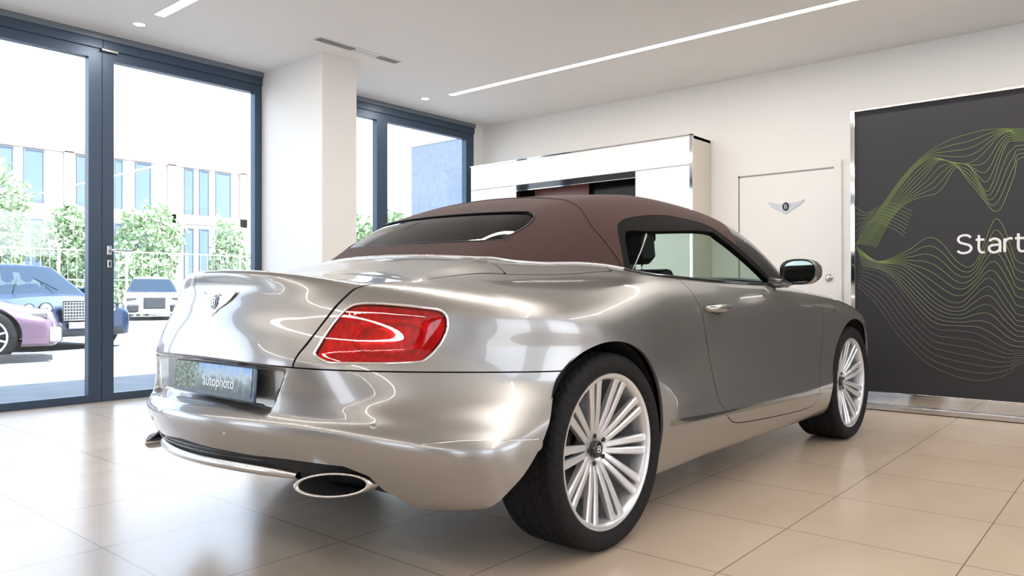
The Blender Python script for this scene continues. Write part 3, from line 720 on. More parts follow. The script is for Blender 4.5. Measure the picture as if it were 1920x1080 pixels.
# ---------------- door handles, mirrors
for s in (-1,1):
    q=on_body(.895,.91,.858,s); n_=np.array((0,s,0.))
    rec=MB(); 
    cup=[(q[0]+.062*math.cos(t),q[2]+.026*math.sin(t)) for t in np.linspace(0,2*PI,28,endpoint=False)]
    P=np.array([(x,q[1],z) for x,z in cup]); 
    for _ in range(4): P=project(Fbody,P)
    P2=P+n_*.0015; c_=P2.mean(0)-n_*.004
    rec.add([tuple(p) for p in P2]+[tuple(c_)],[(i,(i+1)%28,28) for i in range(28)]); rec.build('handle_cup',M['wheel_dark'],doors[s],smooth=True)
    h_=MB(); X=np.linspace(-.125,.105,15); 
    pts=[(q[0]+x,q[1]+s*(.012+.024*(1-((x+.01)/.12)**2)),q[2]+.003+.02*x*0) for x in X]
    rr=[.010+.0085*(1-((x+.01)/.125)**2) for x in X]; h_.tube(pts,rr,12); ho=h_.build('door_handle',M['paint'],doors[s],smooth=True)
    b=MB(); b.tube([(q[0]-.09,q[1]+s*.028,q[2]+.012),(q[0]-.04,q[1]+s*.046,q[2]+.013),(q[0]+.04,q[1]+s*.046,q[2]+.013),(q[0]+.08,q[1]+s*.032,q[2]+.012)],.004,8); b.build('handle_strip',M['chrome'],doors[s],smooth=True)
    # mirror
    cx,cy_,cz=1.70,s*.985,1.040
    h_=MB(); rings=[]; n=28
    sup=lambda a,h,t,e=.75:(a*np.sign(math.cos(t))*abs(math.cos(t))**e,h*np.sign(math.sin(t))*abs(math.sin(t))**e)
    for dx,a,h,oy in ((-.018,.094,.066,0),(0,.098,.070,0),(.05,.096,.069,.002),(.10,.084,.060,.005),(.14,.060,.044,.006),(.165,.03,.022,.008),(.172,.001,.001,.008)):
        for t in np.linspace(0,2*PI,n,endpoint=False):
            u_,v_=sup(a,h,t); rings.append((cx+dx+.25*abs(u_)*0,cy_+s*(oy)+u_,cz+v_))
    k=7; h_.add(rings,[(i*n+j,i*n+(j+1)%n,(i+1)*n+(j+1)%n,(i+1)*n+j) for i in range(k-1) for j in range(n)])
    mo=h_.build('side_mirror',M['paint'],car,smooth=True)
    g_=MB(); rr=[]; 
    for dx,k_ in ((-.018,.955),(.008,.90)): rr+=[(cx+dx,cy_+sup(.094*k_,.066*k_,t)[0],cz+sup(.094*k_,.066*k_,t)[1]) for t in np.linspace(0,2*PI,n,endpoint=False)]
    rr2=[(cx-.018,cy_+sup(.094,.066,t)[0],cz+sup(.094,.066,t)[1]) for t in np.linspace(0,2*PI,n,endpoint=False)]
    g_.add(rr2+rr,[(j,(j+1)%n,n+(j+1)%n,n+j) for j in range(n)]+[(n+j,n+(j+1)%n,2*n+(j+1)%n,2*n+j) for j in range(n)]); g_.build('mirror_surround',M['gloss_black'],mo,smooth=False)
    g_=MB(); rr=[(cx+.004,cy_+sup(.083,.057,t)[0],cz+sup(.083,.057,t)[1]) for t in np.linspace(0,2*PI,n,endpoint=False)]; g_.add(rr,[tuple(range(n))]); g_.build('mirror_glass',M['mirror_glass'],mo)
    a=MB(); a.tube([(cx+.07,s*.80,.985),(cx+.07,s*.86,.978),(cx+.06,s*.90,.985),(cx+.05,s*.94,1.0)],[.028,.024,.024,.03],12); a.build('mirror_arm',M['paint'],mo,smooth=True)
# wing vent badge / side marker
for s in (-1,1):
    q=on_body(2.405,.93,.817,s); MB().box(q[0]-.012,q[0]+.012,q[1]-.002,q[1]+.002,q[2]-.004,q[2]+.004).build('side_marker',M['gloss_black'],car)
# arch liners and floor pan
for x0,arc in ((0,ARr),(2.746,ARf)):
    for s in (-1,1):
        A=crom(arc,4); 
        A=A[A[:,1]>.295]
        b=MB(); c=np.array((x0,.36)); v=[]
        for p in A:
            d=(p-c); d=p+d/np.linalg.norm(d)*.004; v+=[(d[0],s*.925,d[1]),(d[0],s*.58,d[1])]
        n=len(A); b.add(v,[(2*i,2*i+2,2*i+3,2*i+1) for i in range(n-1)]); b.add([(d[0],s*.58,d[1]) for d in A]+[(x0,s*.58,.22)],[(i,i+1,n) for i in range(n-1)])
        b.build('wheel_arch_liner',M['gap_black'],car,smooth=False)
MB().box(-.60,3.2,-.56,.56,.29,.32).build('underbody',M['gap_black'],car)
MB().box(.45,2.2,-.84,.84,.255,.28).build('floor_pan',M['gap_black'],car)
# front face: grille and head lamps
b=MB(); b.box(3.50,3.66,-.34,.34,.46,.76,bev=.04); gr=b.build('front_grille',M['gloss_black'],car)
b=MB(); b.tube([(3.665,-.33,.47),(3.655,-.34,.74),(3.655,.34,.74),(3.665,.33,.47)],.012,8,True); b.build('grille_surround',M['chrome'],gr,smooth=True)
for s in (-1,1):
    for (x,w,z,r) in ((3.50,.50,.66,.10),(3.36,.70,.67,.07)):
        q=on_body(x,w,z,s); n_=Vector((.92,s*.38,.0)).normalized(); Mx=Matrix.Translation(Vector(q))@n_.to_track_quat('Z','Y').to_matrix().to_4x4()
        b=MB(); b.lathe([(0,.012),(r*.6,.008),(r*.93,-.002),(r,.004),(r,-.03)],28); b.v=[tuple(Mx@Vector(v)) for v in b.v]; b.build('head_light',M['chrome'],car,smooth=True)
# ---------------- wheels
def sup_tyre():
    """tyre with tread blocks; axis y, outer face at -y"""
    prof=[(.282,-.118),(.286,-.125),(.295,-.131),(.314,-.1375),(.331,-.1355),(.342,-.129),(.3495,-.120)]
    tread=[]; ys=np.linspace(-.112,.112,45)
    for y in ys:
        g=any(abs(y-c)<.0052 for c in (-.072,-.026,.026,.072)); tread.append((.3575-.0035*(abs(y)/.112)**3-(.0065 if g else 0),y,g))
    P=[(r,y,False) for r,y in prof]+tread+[(r,-y,False) for r,y in prof[::-1]]
    n=288; v=[]
    for k in range(n):
        t=2*PI*k/n
        for r,y,g in P:
            rr=r
            if abs(y)<=.125 and r>.348 and not g:
                ph=(k+ (y*150 if abs(y)>.072 else y*220))%(4.5 if abs(y)>.072 else 6)
                if ph<1.0: rr-=.0042
            v.append((rr*math.cos(t),y,rr*math.sin(t)))
    m_=len(P); f=[(k*m_+i,k*m_+i+1,((k+1)%n)*m_+i+1,((k+1)%n)*m_+i) for k in range(n) for i in range(m_-1)]
    return v,f
TY=None
def wheel(x,s,rot):
    global TY
    w=empty('wheel',(x,s*.8075,.3575),PI if s>0 else 0,parent=car)
    if TY is None:
        b=MB(); b.add(*sup_tyre()); TY={}; o=b.build('tyre',M['rubber'],w,autosm=32); TY['tyre']=o
        r=MB(); r.lathe([(.268,-.118),(.276,-.123),(.281,-.123),(.283,-.119),(.283,-.112),(.272,-.106),(.264,-.095),(.262,-.05),(.250,.02),(.252,.11),(.28,.118)],96,'y'); 
        r.lathe([(.268,-.118),(.262,-.112),(.258,-.10),(.254,-.06)],96,'y'); ro=r.build('wheel_barrel',M['wheel_silver'],w,autosm=40); TY['barrel']=ro
        sp=[]
        for k in range(10):
            b=MB(); a0=2*PI*k/10
            for sd in (-1,1):
                st=[(.052,.0108,.0115,-.060,.034),(.085,.0135,.0120,-.072,.032),(.14,.0175,.0130,-.086,.026),(.20,.0215,.0145,-.098,.022),(.245,.0240,.0160,-.107,.018),(.266,.0255,.019,-.113,.014)]
                v=[]
                for (r_,c_,hw,y,dp) in st:
                    for (t_,dy) in ((-hw,dp),(-hw,.003),(-hw*.55,-.0015),(hw*.55,-.0015),(hw,.003),(hw,dp)):
                        X=r_; Z=sd*c_+t_; v.append((X*math.cos(a0)-Z*math.sin(a0),y+dy,X*math.sin(a0)+Z*math.cos(a0)))
                f=[(i*6+j,i*6+(j+1)%6,(i+1)*6+(j+1)%6,(i+1)*6+j) for i in range(5) for j in range(6)]+[tuple(range(6)),tuple(30+j for j in range(6))]
                b.add(v,f)
            so=b.build('spoke',M['wheel_silver'],w,bevel=.0015); sp.append(so)
        TY['spokes']=sp
        h_=MB(); h_.lathe([(0,-.052),(.034,-.052),(.038,-.056),(.050,-.062),(.066,-.064),(.074,-.055),(.078,-.02),(.06,.0)],48,'y'); TY['hub']=h_.build('wheel_hub',M['wheel_silver'],w,autosm=40)
        TY['nuts']=[]
        for k in range(5):
            a=2*PI*(k+.5)/5; c=(.052*math.cos(a),0,.052*math.sin(a)); b=MB(); b.lathe([(0,-.064),(.007,-.064),(.008,-.067),(.0095,-.067),(.0095,-.05)],6,'y',c); TY['nuts'].append(b.build('wheel_nut',M['wheel_dark'],w))
        c=MB(); c.lathe([(0,-.0735),(.024,-.0735),(.030,-.071),(.032,-.066),(.032,-.05)],40,'y'); TY['cap']=c.build('centre_cap',M['gloss_black'],w,smooth=True)
        TM=Matrix.Translation((0,-.0745,0))@Matrix.Rotation(PI/2,4,'X'); TY['letter']=text_obj('cap_letter','B',.036,M['letter_silver'],w,TM,.0006,1.25)
        d=MB(); d.lathe([(.08,-.0),(.19,-.0),(.19,.028),(.08,.028)],64,'y',closed=True); TY['disc']=d.build('brake_disc',M['disc_steel'],w,autosm=30)
        b=MB(); b.lathe([(.0,.0),(.085,-.008),(.085,.05)],32,'y'); b.lathe([(.0,.075),(.25,.075)],48,'y'); TY['bell']=b.build('brake_bell',M['wheel_dark'],w,autosm=30)
        cal=[]; b=MB()
        for sgn in (1,):
            v=[];
            for a in np.linspace(-.55,.55,9):
                for r_,y in ((.125,-.03),(.215,-.03),(.215,.06),(.125,.06)): v.append((r_*math.cos(a),y,r_*math.sin(a)))
            b.add(v,[(i*4+j,i*4+(j+1)%4,i*4+4+(j+1)%4,i*4+4+j) for i in range(8) for j in range(4)]+[(0,1,2,3),(32,33,34,35)])
        TY['cal']=b.build('brake_caliper',M['wheel_dark'],w)
        src=w
    else:
        src=TY['root']
        for ch in list(src.children):
            c=ch.copy(); COL.objects.link(c); c.parent=w
            for g_ in ch.children: d=g_.copy(); COL.objects.link(d); d.parent=c
    for ch in w.children:
        if ch.name.split('.')[0] not in ('brake_caliper',): ch.rotation_euler=(0,rot,0)
        else: ch.rotation_euler=(0,(0 if s>0 else PI)+(.3),0)
    if 'root' not in TY: TY['root']=w
    return w
wheel(0,-1,.05); wheel(2.746,-1,.33); wheel(0,1,.1); wheel(2.746,1,.2)
print('car done',round(time.time()-_t0,1))
# ---------------------------------------------------------------- the showroom (room X runs along the window wall, Y towards it)
YW=6.88; XR=7.5; ZC=3.15; XL=-5.5; YL=-6.5
def sbox(name,m,*bx,kind='structure',bevel=0,parent=None):
    b=MB()
    for q in bx: b.box(*q)
    o=b.build(name,m,parent,bevel=bevel)
    if kind and not parent: o['kind']=kind
    return o
sbox('floor',M['floor'],(XL-.2,XR+.2,YL-.2,YW+.12,-.12,0))
sbox('ceiling',M['ceiling'],(XL-.2,XR+.2,YL-.2,YW,ZC,ZC+.35))
sbox('wall_right',M['wall'],(XR,XR+.2,YL,YW+.2,0,ZC))
# window wall: pier between the windows, piece by the corner, header
sbox('wall_window_side',M['wall'],(4.62,4.66,YW-.01,YW+.2,0,ZC),(7.325,XR,YW+.0,YW+.2,0,ZC),(XL,XL+.6,YW,YW+.2,0,ZC))
sbox('trim_1',M['slate_trim'],(XL+.6,4.20,YW-.03,YW+.14,3.10,ZC+.3),)
sbox('trim_2',M['slate_trim'],(4.66,7.325,YW-.03,YW+.14,3.10,ZC+.3),)
sbox('wall_column',M['wall'],(4.205,4.60,5.875,YW+.2,0,ZC))
def framed(name,x0,x1,parent=None,z0=0,z1=3.10,fr=.10,bot=.066,top=.16,l=None,r=None):
    l=fr if l is None else l; r=fr if r is None else r
    b=MB(); y0,y1=YW+.01,YW+.09
    b.box(x0,x0+l,y0,y1,z0,z1); b.box(x1-r,x1,y0,y1,z0,z1); b.box(x0+l,x1-r,y0,y1,z0,z0+bot); b.box(x0+l,x1-r,y0,y1,z1-top,z1)
    b.box(x0,x1,y0-.02,y0+.001,z1-.075,z1)
    o=b.build(name,M['slate_aluminium'],parent)
    MB().box(x0+l-.01,x1-r+.01,YW+.045,YW+.057,z0+bot-.01,z1-top+.01).build('glass_pane',M['glass'],o)
    return o
w1=framed('window_1',.2,2.675,l=.1,r=.105); w1['kind']='structure'
w3=framed('window_3',-4.9,.2,l=.1,r=.1); w3['kind']='structure'
d1=framed('door_1',2.68,4.20,l=.095,r=.075); d1['kind']='structure'
b=MB(); b.tube([(2.735,YW-.00,1.30),(2.735,YW-.05,1.30),(2.76,YW-.055,1.30),(2.90,YW-.055,1.298)],.009,10); b.box(2.715,2.755,YW-.006,YW+.012,1.26,1.34,bev=.004); b.box(2.718,2.752,YW-.006,YW+.012,1.15,1.22,bev=.004)
hd=b.build('door_handle',M['satin_silver'],d1,smooth=False,bevel=.001)
MB().box(2.73,2.74,YW-.010,YW-.005,1.165,1.20).build('keyhole',M['gap_black'],d1)
b=MB(); b.box(2.66,2.80,YW-.03,YW+.01,3.005,3.022,bev=.004); b.build('door_closer',M['satin_silver'],d1)
w2=framed('window_2',4.66,5.77,r=.08); w2['kind']='structure'
w4=framed('window_4',5.77,7.325,l=.08,r=.14); w4['kind']='structure'
# unseen sides of the room: window openings behind and to the right of the camera
b=MB()
b.box(XL-.2,XL,YL,YW+.2,0,.4); b.box(XL-.2,XL,YL,YW+.2,2.9,ZC)
for y0_,y1_ in ((YL,-3.5),(-1.5,3.2),(5.4,YW)): b.box(XL-.2,XL,y0_,y1_,.4,2.9)
b.build('wall_back',M['greige'])['kind']='structure'
b=MB(); b.box(XL-.2,XR+.2,YL-.2,YL,0,.35); b.box(XL-.2,XR+.2,YL-.2,YL,2.85,ZC)
for x0_,x1_ in ((XL,-3.0),(-1.2,1.2),(2.9,4.1),(6.9,XR)): b.box(x0_,x1_,YL-.2,YL,.35,2.85)  # unseen openings widened to bring cool daylight onto the car side
b.build('wall_left',M['greige'])['kind']='structure'
# right wall door with winged emblem
b=MB(); X=XR
b.box(X-.012,X+.01,2.335,3.275,0,2.105); dr=b.build('door_2',M['wall']); dr['kind']='structure'
b=MB(); b.box(X-.004,X+.01,3.275,3.295,0,2.125); b.box(X-.004,X+.01,2.335,3.295,2.105,2.125); b.build('door_shadow_line',M['groove_shade_grey'],dr)  # grey strips paint the shadow line of the door recess
b=MB(); b.box(X-.02,X,2.265,2.335,0,2.19,bev=.004); b.build('door_jamb',M['wall'],dr)
b=MB(); b.lathe([(0,-.028),(.020,-.028),(.024,-.022),(.024,-.004),(.034,-.004),(.034,.0)],28,'x',(X-.012,2.385,1.065)); b.build('door_knob',M['satin_silver'],dr,smooth=True)
EM2=Matrix(((0,0,-1,X-.012),(-1,0,0,2.795),(0,1,0,1.775),(0,0,0,1)))
e=emblem(None,EM2,.36,'winged_sign','emblem_grey',.006); props(e,'grey metal winged emblem with a B on the white door','sign')
# display cabinet against the right wall
cab=empty('display_cabinet',(7.08,5.15,0)); props(cab,'tall white lacquered display cabinet with chrome edges and a dark niche','cabinet')
def cb(name,m,*bx,bevel=0,parent=None):
    b=MB()
    for q in bx: b.box(q[0]-7.08,q[1]-7.08,q[2]-5.15,q[3]-5.15,q[4],q[5])
    return b.build(name,m,parent or cab,bevel=bevel)
Y0,Y1,ZT=3.60,6.71,2.545
cb('cabinet_body',M['cream_side'],(7.10,7.49,Y0,Y0+.03,0,ZT-.01),(7.10,7.49,Y1-.03,Y1,0,ZT-.01),(7.10,7.49,Y0,Y1,ZT-.04,ZT-.01),(7.46,7.49,Y0+.03,Y1-.03,0,ZT-.04))
NY0,NY1,NZ0,NZ1=4.27,5.95,.95,2.235
cb('top_panel',M['white_lacquer'],(7.08,7.10,Y0+.03,Y1-.005,NZ1+.003,ZT-.012))
cb('side_panel',M['white_lacquer'],(7.08,7.10,Y0+.03,NY0,0,NZ1-.003)); cb('side_panel',M['white_lacquer'],(7.08,7.10,NY1+.05,Y1-.005,0,NZ1-.003)); cb('lower_panel',M['white_lacquer'],(7.08,7.10,NY0,NY1+.05,0,NZ0))
cb('chrome_edge',M['chrome'],(7.072,7.102,Y0-.002,Y0+.028,0,ZT),(7.072,7.102,Y0-.002,Y1,ZT-.012,ZT))
cb('niche',M['niche_dark'],(7.36,7.38,NY0,NY1,NZ0,NZ1),(7.10,7.36,NY0-.02,NY0,NZ0,NZ1),(7.10,7.36,NY1,NY1+.02,NZ0,NZ1),(7.10,7.36,NY0,NY1,NZ1,NZ1+.02),(7.10,7.36,NY0,NY1,NZ0-.02,NZ0))
cb('niche_lining',M['satin_silver'],(7.082,7.10,NY1,NY1+.05,NZ0,NZ1)); cb('niche_rail',M['gloss_black'],(7.085,7.14,NY0,NY1,NZ1-.065,NZ1)); cb('rail_strip',M['chrome'],(7.083,7.086,NY0,NY1,NZ1-.073,NZ1-.066))
cb('niche_screen',M['niche_brown'],(7.30,7.31,5.03,NY1-.12,NZ0+.05,NZ1-.03))
# big printed board
BXF=6.45; BY1,BY0=1.875,-3.2
bd=empty('display_board',(BXF,BY1,0)); props(bd,'large charcoal display board with green wave lines, chrome framed, on a mirror plinth','display board')
def bb(name,m,*bx,bevel=0):
    b=MB()
    for q in bx: b.box(q[0]-BXF,q[1]-BXF,q[2]-BY1,q[3]-BY1,q[4],q[5])
    return b.build(name,m,bd,bevel=bevel)
bb('printed_panel',M['board_print'],(BXF,BXF+.05,BY0,BY1-.025,.145,2.375))
bb('board_frame',M['chrome'],(BXF-.02,BXF+.07,BY1-.03,BY1+.005,.0,2.40),(BXF-.02,BXF+.07,BY0,BY1-.03,2.375,2.40),(BXF-.02,BXF+.07,BY0,BY1-.03,.125,.145),bevel=.003)
bb('plinth',M['mirror_glass'],(BXF-.005,BXF+.06,BY0,BY1-.03,.045,.125)); bb('base_rail',M['satin_silver'],(BXF-.05,BXF+.12,BY0,BY1-.01,.006,.045),bevel=.004); bb('base_shadow_strip',M['gap_black'],(BXF-.03,BXF+.10,BY0,BY1-.04,0,.006))  # thin black strip under the base rail stands for its shadow
# wave lines: families traced on the board (y from the left edge, z)
GUP=[[(.009,1.313),(.099,1.463),(.209,1.62),(.306,1.763),(.422,1.901),(.545,2.001),(.664,2.064),(.78,2.093),(.893,2.11),(1.003,2.105),(1.137,2.092)],
[(.054,1.311),(.165,1.483),(.274,1.662),(.401,1.835),(.504,1.926),(.585,1.945),(.673,1.907),(.779,1.879),(.855,1.908),(.93,1.986),(.985,2.054),(1.057,2.076),(1.137,2.044)],
[(.10,1.30),(.20,1.47),(.295,1.60),(.40,1.70),(.50,1.80),(.60,1.92),(.70,1.89),(.779,1.872),(.827,1.815),(.880,1.70),(.915,1.66),(.955,1.74),(1.0,1.90),(1.05,2.01),(1.137,2.0)],
[(.154,1.284),(.241,1.455),(.316,1.566),(.4,1.629),(.503,1.66),(.584,1.676),(.643,1.743),(.683,1.817),(.722,1.858),(.779,1.775),(.863,1.647),(.937,1.533),(.965,1.512),(1.001,1.539),(1.047,1.663),(1.092,1.797),(1.137,1.887)]]
GLO=[[(.009,1.296),(.12,1.198),(.186,1.172),(.294,1.204),(.399,1.258),(.492,1.328),(.562,1.34),(.632,1.283),(.709,1.169),(.786,1.112),(.843,1.154),(.89,1.272),(.937,1.41),(.969,1.462),(1.01,1.406),(1.054,1.276),(1.137,1.125)],
[(.03,1.22),(.15,1.17),(.25,1.15),(.35,1.13),(.45,1.04),(.56,.92),(.66,.84),(.75,.84),(.82,.92),(.90,1.01),(.95,.99),(1.0,.90),(1.06,.80),(1.137,.74)],
[(.053,1.128),(.186,1.102),(.282,1.031),(.377,.892),(.469,.767),(.58,.668),(.717,.661),(.841,.643),(.942,.582),(1.042,.522),(1.137,.516)],
[(.019,.974),(.119,.879),(.206,.763),(.302,.614),(.416,.481),(.518,.385),(.638,.325),(.754,.289),(.867,.281),(.96,.304),(1.05,.353),(1.137,.421)]]
GFR=[[(.0,1.62),(.08,1.56),(.17,1.60),(.25,1.63),(.33,1.60),(.42,1.55)],[(.0,1.25),(.06,1.42),(.15,1.50),(.24,1.45),(.32,1.40),(.36,1.36)]]
def fam(G,n,ext=True):
    R_=[]
    for g in G:
        g=list(g)
        if ext: g=g+[(2.72-a,b) for a,b in g[::-1] if 2.72-a>1.30]
        A=crom(np.array(g),8); q=np.linspace(A[0,0],A[-1,0],170); R_.append(np.stack([q,np.interp(q,A[:,0],A[:,1])],1))
    R_=np.array(R_); t=np.linspace(0,len(G)-1,n); out=[]
    for tt in t:
        i=min(int(tt),len(G)-2); u=tt-i; out.append(R_[i]*(1-u)+R_[i+1]*u)
    return out
simple('line_green',(.22,.31,.09),.5); simple('line_dim',(.20,.24,.13),.5); simple('line_grey',(.115,.115,.10),.5)
def lines(F_,m,r=.0021):
    b=MB()
    for L in F_: b.tube([(-.0008,-.025-a,z) for a,z in L],r,4,up=(1,0,0))
    return b.build('wave_lines',m,bd)
u_=fam(GUP,13); lines(u_,M['line_green'],.0016); l_=fam(GLO,20); lines(l_[:6],M['line_green'],.0015); lines(l_[6:13],M['line_dim'],.0015); lines(l_[13:],M['line_grey'],.0015); lines(fam(GFR,8,False),M['line_dim'],.0014)
TB=Matrix(((0,0,-1,-.001),(-1,0,0,-.725),(0,1,0,1.283),(0,0,0,1)))

def stroke_text(name,glyphs,cap,x0,sx,r,m,parent,Mx):
    b=MB()
    for off,strokes in glyphs:
        for st in strokes:
            P=crom(np.array(st,float),6) if len(st)>2 else np.array(st,float)
            b.tube([(x0+(off+x)*cap*sx,y*cap,0) for x,y in P],r,8,up=(0,0,1))
    b.v=[tuple(Mx@Vector((p[0],p[1],p[2]*.12))) for p in b.v]; return b.build(name,m,parent)
_S=[[(.62,.86),(.50,.97),(.33,1.0),(.12,.93),(.05,.76),(.14,.60),(.35,.51),(.56,.42),(.64,.26),(.55,.08),(.34,0),(.14,.03),(.02,.14)]]
_t=[[(.14,.98),(.14,.60),(.14,.22),(.22,.03),(.40,.02)],[(0,.72),(.38,.72)]]
_a=[[(.06,.62),(.20,.73),(.36,.73),(.50,.62),(.52,.42),(.52,.2),(.52,0)],[(.52,.41),(.28,.40),(.08,.33),(.05,.17),(.15,.02),(.32,0),(.46,.08),(.52,.2)]]
_r=[[(0,.74),(0,0)],[(0,.48),(.08,.66),(.22,.73),(.34,.71)]]
stroke_text('board_lettering',[(0,_S),(.84,_t),(1.38,_a),(2.10,_r),(2.54,_t)],.132,.720,1.08,.0085,M['print_white'],bd,Matrix(((0,0,-1,-.001),(-1,0,0,-.025+.0),(0,1,0,1.217),(0,0,0,1))))
# ceiling fittings
def strip(name,x0,x1,y0,y1,label):
    t=empty(name,((x0+x1)/2,y1,ZC)); props(t,label,'light'); w=(x1-x0)/2
    MB().box(-w,w,y0-y1,0,-.004,-.001).build('diffuser',M['lamp_white'],t)
    b=MB(); b.box(-w-.006,-w,y0-y1-.006,.006,-.005,-.0005); b.box(w,w+.006,y0-y1-.006,.006,-.005,-.0005); b.box(-w,w,.0,.006,-.005,-.0005); b.build('strip_edge',M['vent_white'],t)
strip('ceiling_light',2.745,2.825,-5.0,6.06,'recessed linear ceiling light by the left glazed door')
strip('ceiling_light',6.0,6.075,-5.0,6.03,'long recessed linear ceiling light running over the car to the display board')
for x,y,l in ((2.77,6.385,'round recessed downlight in front of the glazed door'),(5.965,6.37,'small round recessed downlight beside the far window')):
    t=empty('downlight',(x,y,ZC)); props(t,l,'light')
    b=MB(); b.lathe([(0,-.003),(.045,-.003)],28,'z'); b.build('diffuser',M['lamp_white'],t)
    b=MB(); b.lathe([(.045,-.003),(.05,-.007),(.062,-.005),(.064,-.0005)],32,'z'); b.build('trim_ring',M['vent_white'],t,smooth=True)
t=empty('ceiling_vent',(4.385,5.56,ZC)); props(t,'long slotted air vent in the ceiling above the white column','vent')
b=MB(); b.box(-.47,.47,-.055,-.045,-.008,-.0005); b.box(-.47,.47,.045,.055,-.008,-.0005); b.box(-.47,-.46,-.045,.045,-.008,-.0005); b.box(.46,.47,-.045,.045,-.008,-.0005); b.box(-.06,.22,-.045,.045,-.006,-.0005); b.build('vent_frame',M['vent_white'],t)
MB().box(-.46,.46,-.045,.045,-.002,-.0006).build('vent_backing',M['vent_dark'],t)
b=MB()
for k in range(46):
    x=-.455+.02*k
    if not(-.07<x<.22): b.box(x,x+.007,-.045,.045,-.007,-.002)
b.box(-.46,.46,-.004,.004,-.0075,-.002)
o=b.build('vent_slats',M['vent_grey'],t)
# ---------------------------------------------------------------- outdoors
sbox('ground',M['asphalt'],(-30,70,YW+.2,90,-.12,-.02))
sbox('roof_slab',M['wall'],(XL-.6,XR+.6,YL-.6,YW+.32,ZC+.35,ZC+.6))
def parked_car(name,label,loc,rz,L,Wd,H,m,hood=.62,plate=False,suv=False):
    """front part of a parked car, nose at local -x... x forward"""
    t=empty(name,loc,rz); props(t,label,'car')
    hw=Wd/2; bx0,bx1=-L+.0,0.0; zh=H*.60
    def Fc(x,y,z):
        w=np.abs(y); zt=np.interp(x,[-L,-L+.3,-1.45,-.75,-.1,0],[zh*.98,zh*1.05,zh*1.05,zh*.98,zh*.80,zh*.55])
        ft=z-(zt-.08*w*w); fs=w-(hw-.05*np.clip((z-.6),0,1)-.10*np.clip((x+.5)/.5,0,1)**2-.04*np.abs(z-.55)); ff=x+.10*w*w+.10*np.clip(.35-z,0,1)-.0
        fr=-L-x; fb=.22-z
        return smax(smax(smax(ft,fs,.16),ff,.16),smax(fr,fb,.05),.05)
    def Fk(x,y,z):
        w=np.abs(y); zt=np.interp(x,[-L+.2,-L+.7,-2.9,-2.1,-1.25],[zh,H*.97,H,H*.96,zh*.98]); return smax(z-zt+.06*w*w,w-(hw-.10-.42*np.clip(z-zh,0,1)),.12)
    Bm=surf_mesh(Fc,(-L-.1,-hw-.1,.1),(.1,0,zh*1.2),.05,newton=3); wr=.36
    wx=(-.86,-L+.80)
    arch=lambda P:np.maximum(np.minimum(np.hypot(P[:,0]-wx[0],P[:,2]-wr),np.hypot(P[:,0]-wx[1],P[:,2]-wr))-.41,hw-.45-np.abs(P[:,1]))
    tri_obj('car_body',clip(Bm,lambda P:-arch(P)),m,t,Fc,rim=.04)
    Km=surf_mesh(Fk,(-L,-hw,.5),(-1.0,0,H+.15),.05,newton=3); Km=clip(Km,lambda P:-Fc(*P.T)-.01)
    band=lambda P:np.maximum(P[:,2]-(H-.10),zh*1.03-P[:,2])
    tri_obj('car_windows',clip(Km,band),M['car_glass'],t,Fk,rim=0); tri_obj('car_roof',clip(Km,lambda P:-band(P)),m,t,Fk,rim=0)
    for x in wx:
        for s in (-1,1):
            b=MB(); b.lathe([(.25,-.10),(.33,-.105),(wr-.005,-.085),(wr,-.05),(wr,.08),(.30,.10)],40,'y'); b.v=[(p[0]+x,(p[1] if s<0 else -p[1])+s*(hw-.13),p[2]+wr) for p in b.v]; ty=b.build('tyre',M['rubber'],t,smooth=True)
            b=MB(); b.lathe([(.225,-.09),(.25,-.10),(.255,-.07)],40,'y'); b.lathe([(0,-.055),(.06,-.06),(.06,.0)],20,'y')
            for k in range(5):
                a=2*PI*k/5; c_,s_=math.cos(a),math.sin(a)
                for d in (-.035,.035): b.add([(r*c_-(d*r/.12+e)*s_,y,r*s_+(d*r/.12+e)*c_) for r,y in ((.04,-.06),(.235,-.085)) for e in (-.014,.014)]+[(r*c_-(d*r/.12+e)*s_,y+.03,r*s_+(d*r/.12+e)*c_) for r,y in ((.04,-.06),(.235,-.085)) for e in (-.014,.014)],[(0,1,3,2),(4,6,7,5),(0,2,6,4),(1,5,7,3)])
            b.v=[(p[0]+x,(p[1] if s<0 else -p[1])+s*(hw-.13),p[2]+wr) for p in b.v]; b.build('wheel_rim',M['wheel_silver'],ty)
            b=MB(); b.lathe([(0,0),(.25,0)],32,'y'); b.v=[(p[0]+x,s*(hw-.15),p[2]+wr) for p in b.v]; b.build('brake_disc',M['wheel_dark'],ty)
    return t,Fc,hw,zh
def lathe_at(p,d,prof,name,m,parent,n=24):
    Mx=Matrix.Translation(Vector(p))@Vector(d).to_track_quat('Z','Y').to_matrix().to_4x4(); b=MB(); b.lathe(prof,n); b.v=[tuple(Mx@Vector(v)) for v in b.v]; return b.build(name,m,parent,smooth=True)
# room direction towards the camera from outdoors is roughly -Y
t,Fc,hw,zh=parked_car('blue_saloon','dark blue luxury car facing the window with a mesh grille and white plate',(5.05,13.75,-.02),math.radians(-80),5.2,1.98,1.52,M['car_blue'])
b=MB(); b.box(-.02,.035,-.36,.36,.50,.82,bev=.02); g=b.build('grille',M['wheel_dark'],t)
b=MB()
for k in range(15): b.tube([(.038,-.34+.048*k,.52),(.034,-.34+.048*k,.80)],.005,5)
for k in range(6): b.tube([(.038,-.34,.54+.05*k),(.038,.34,.54+.05*k)],.005,5)
b.build('grille_mesh',M['wheel_silver'],g); b=MB(); b.tube([(.04,-.36,.50),(.035,-.37,.82),(.035,.37,.82),(.04,.36,.50)],.014,6,True); b.build('grille_frame',M['chrome'],g,smooth=True)
MB().box(.03,.05,-.26,.26,.36,.46,bev=.004).build('number_plate',M['render_white'],t)
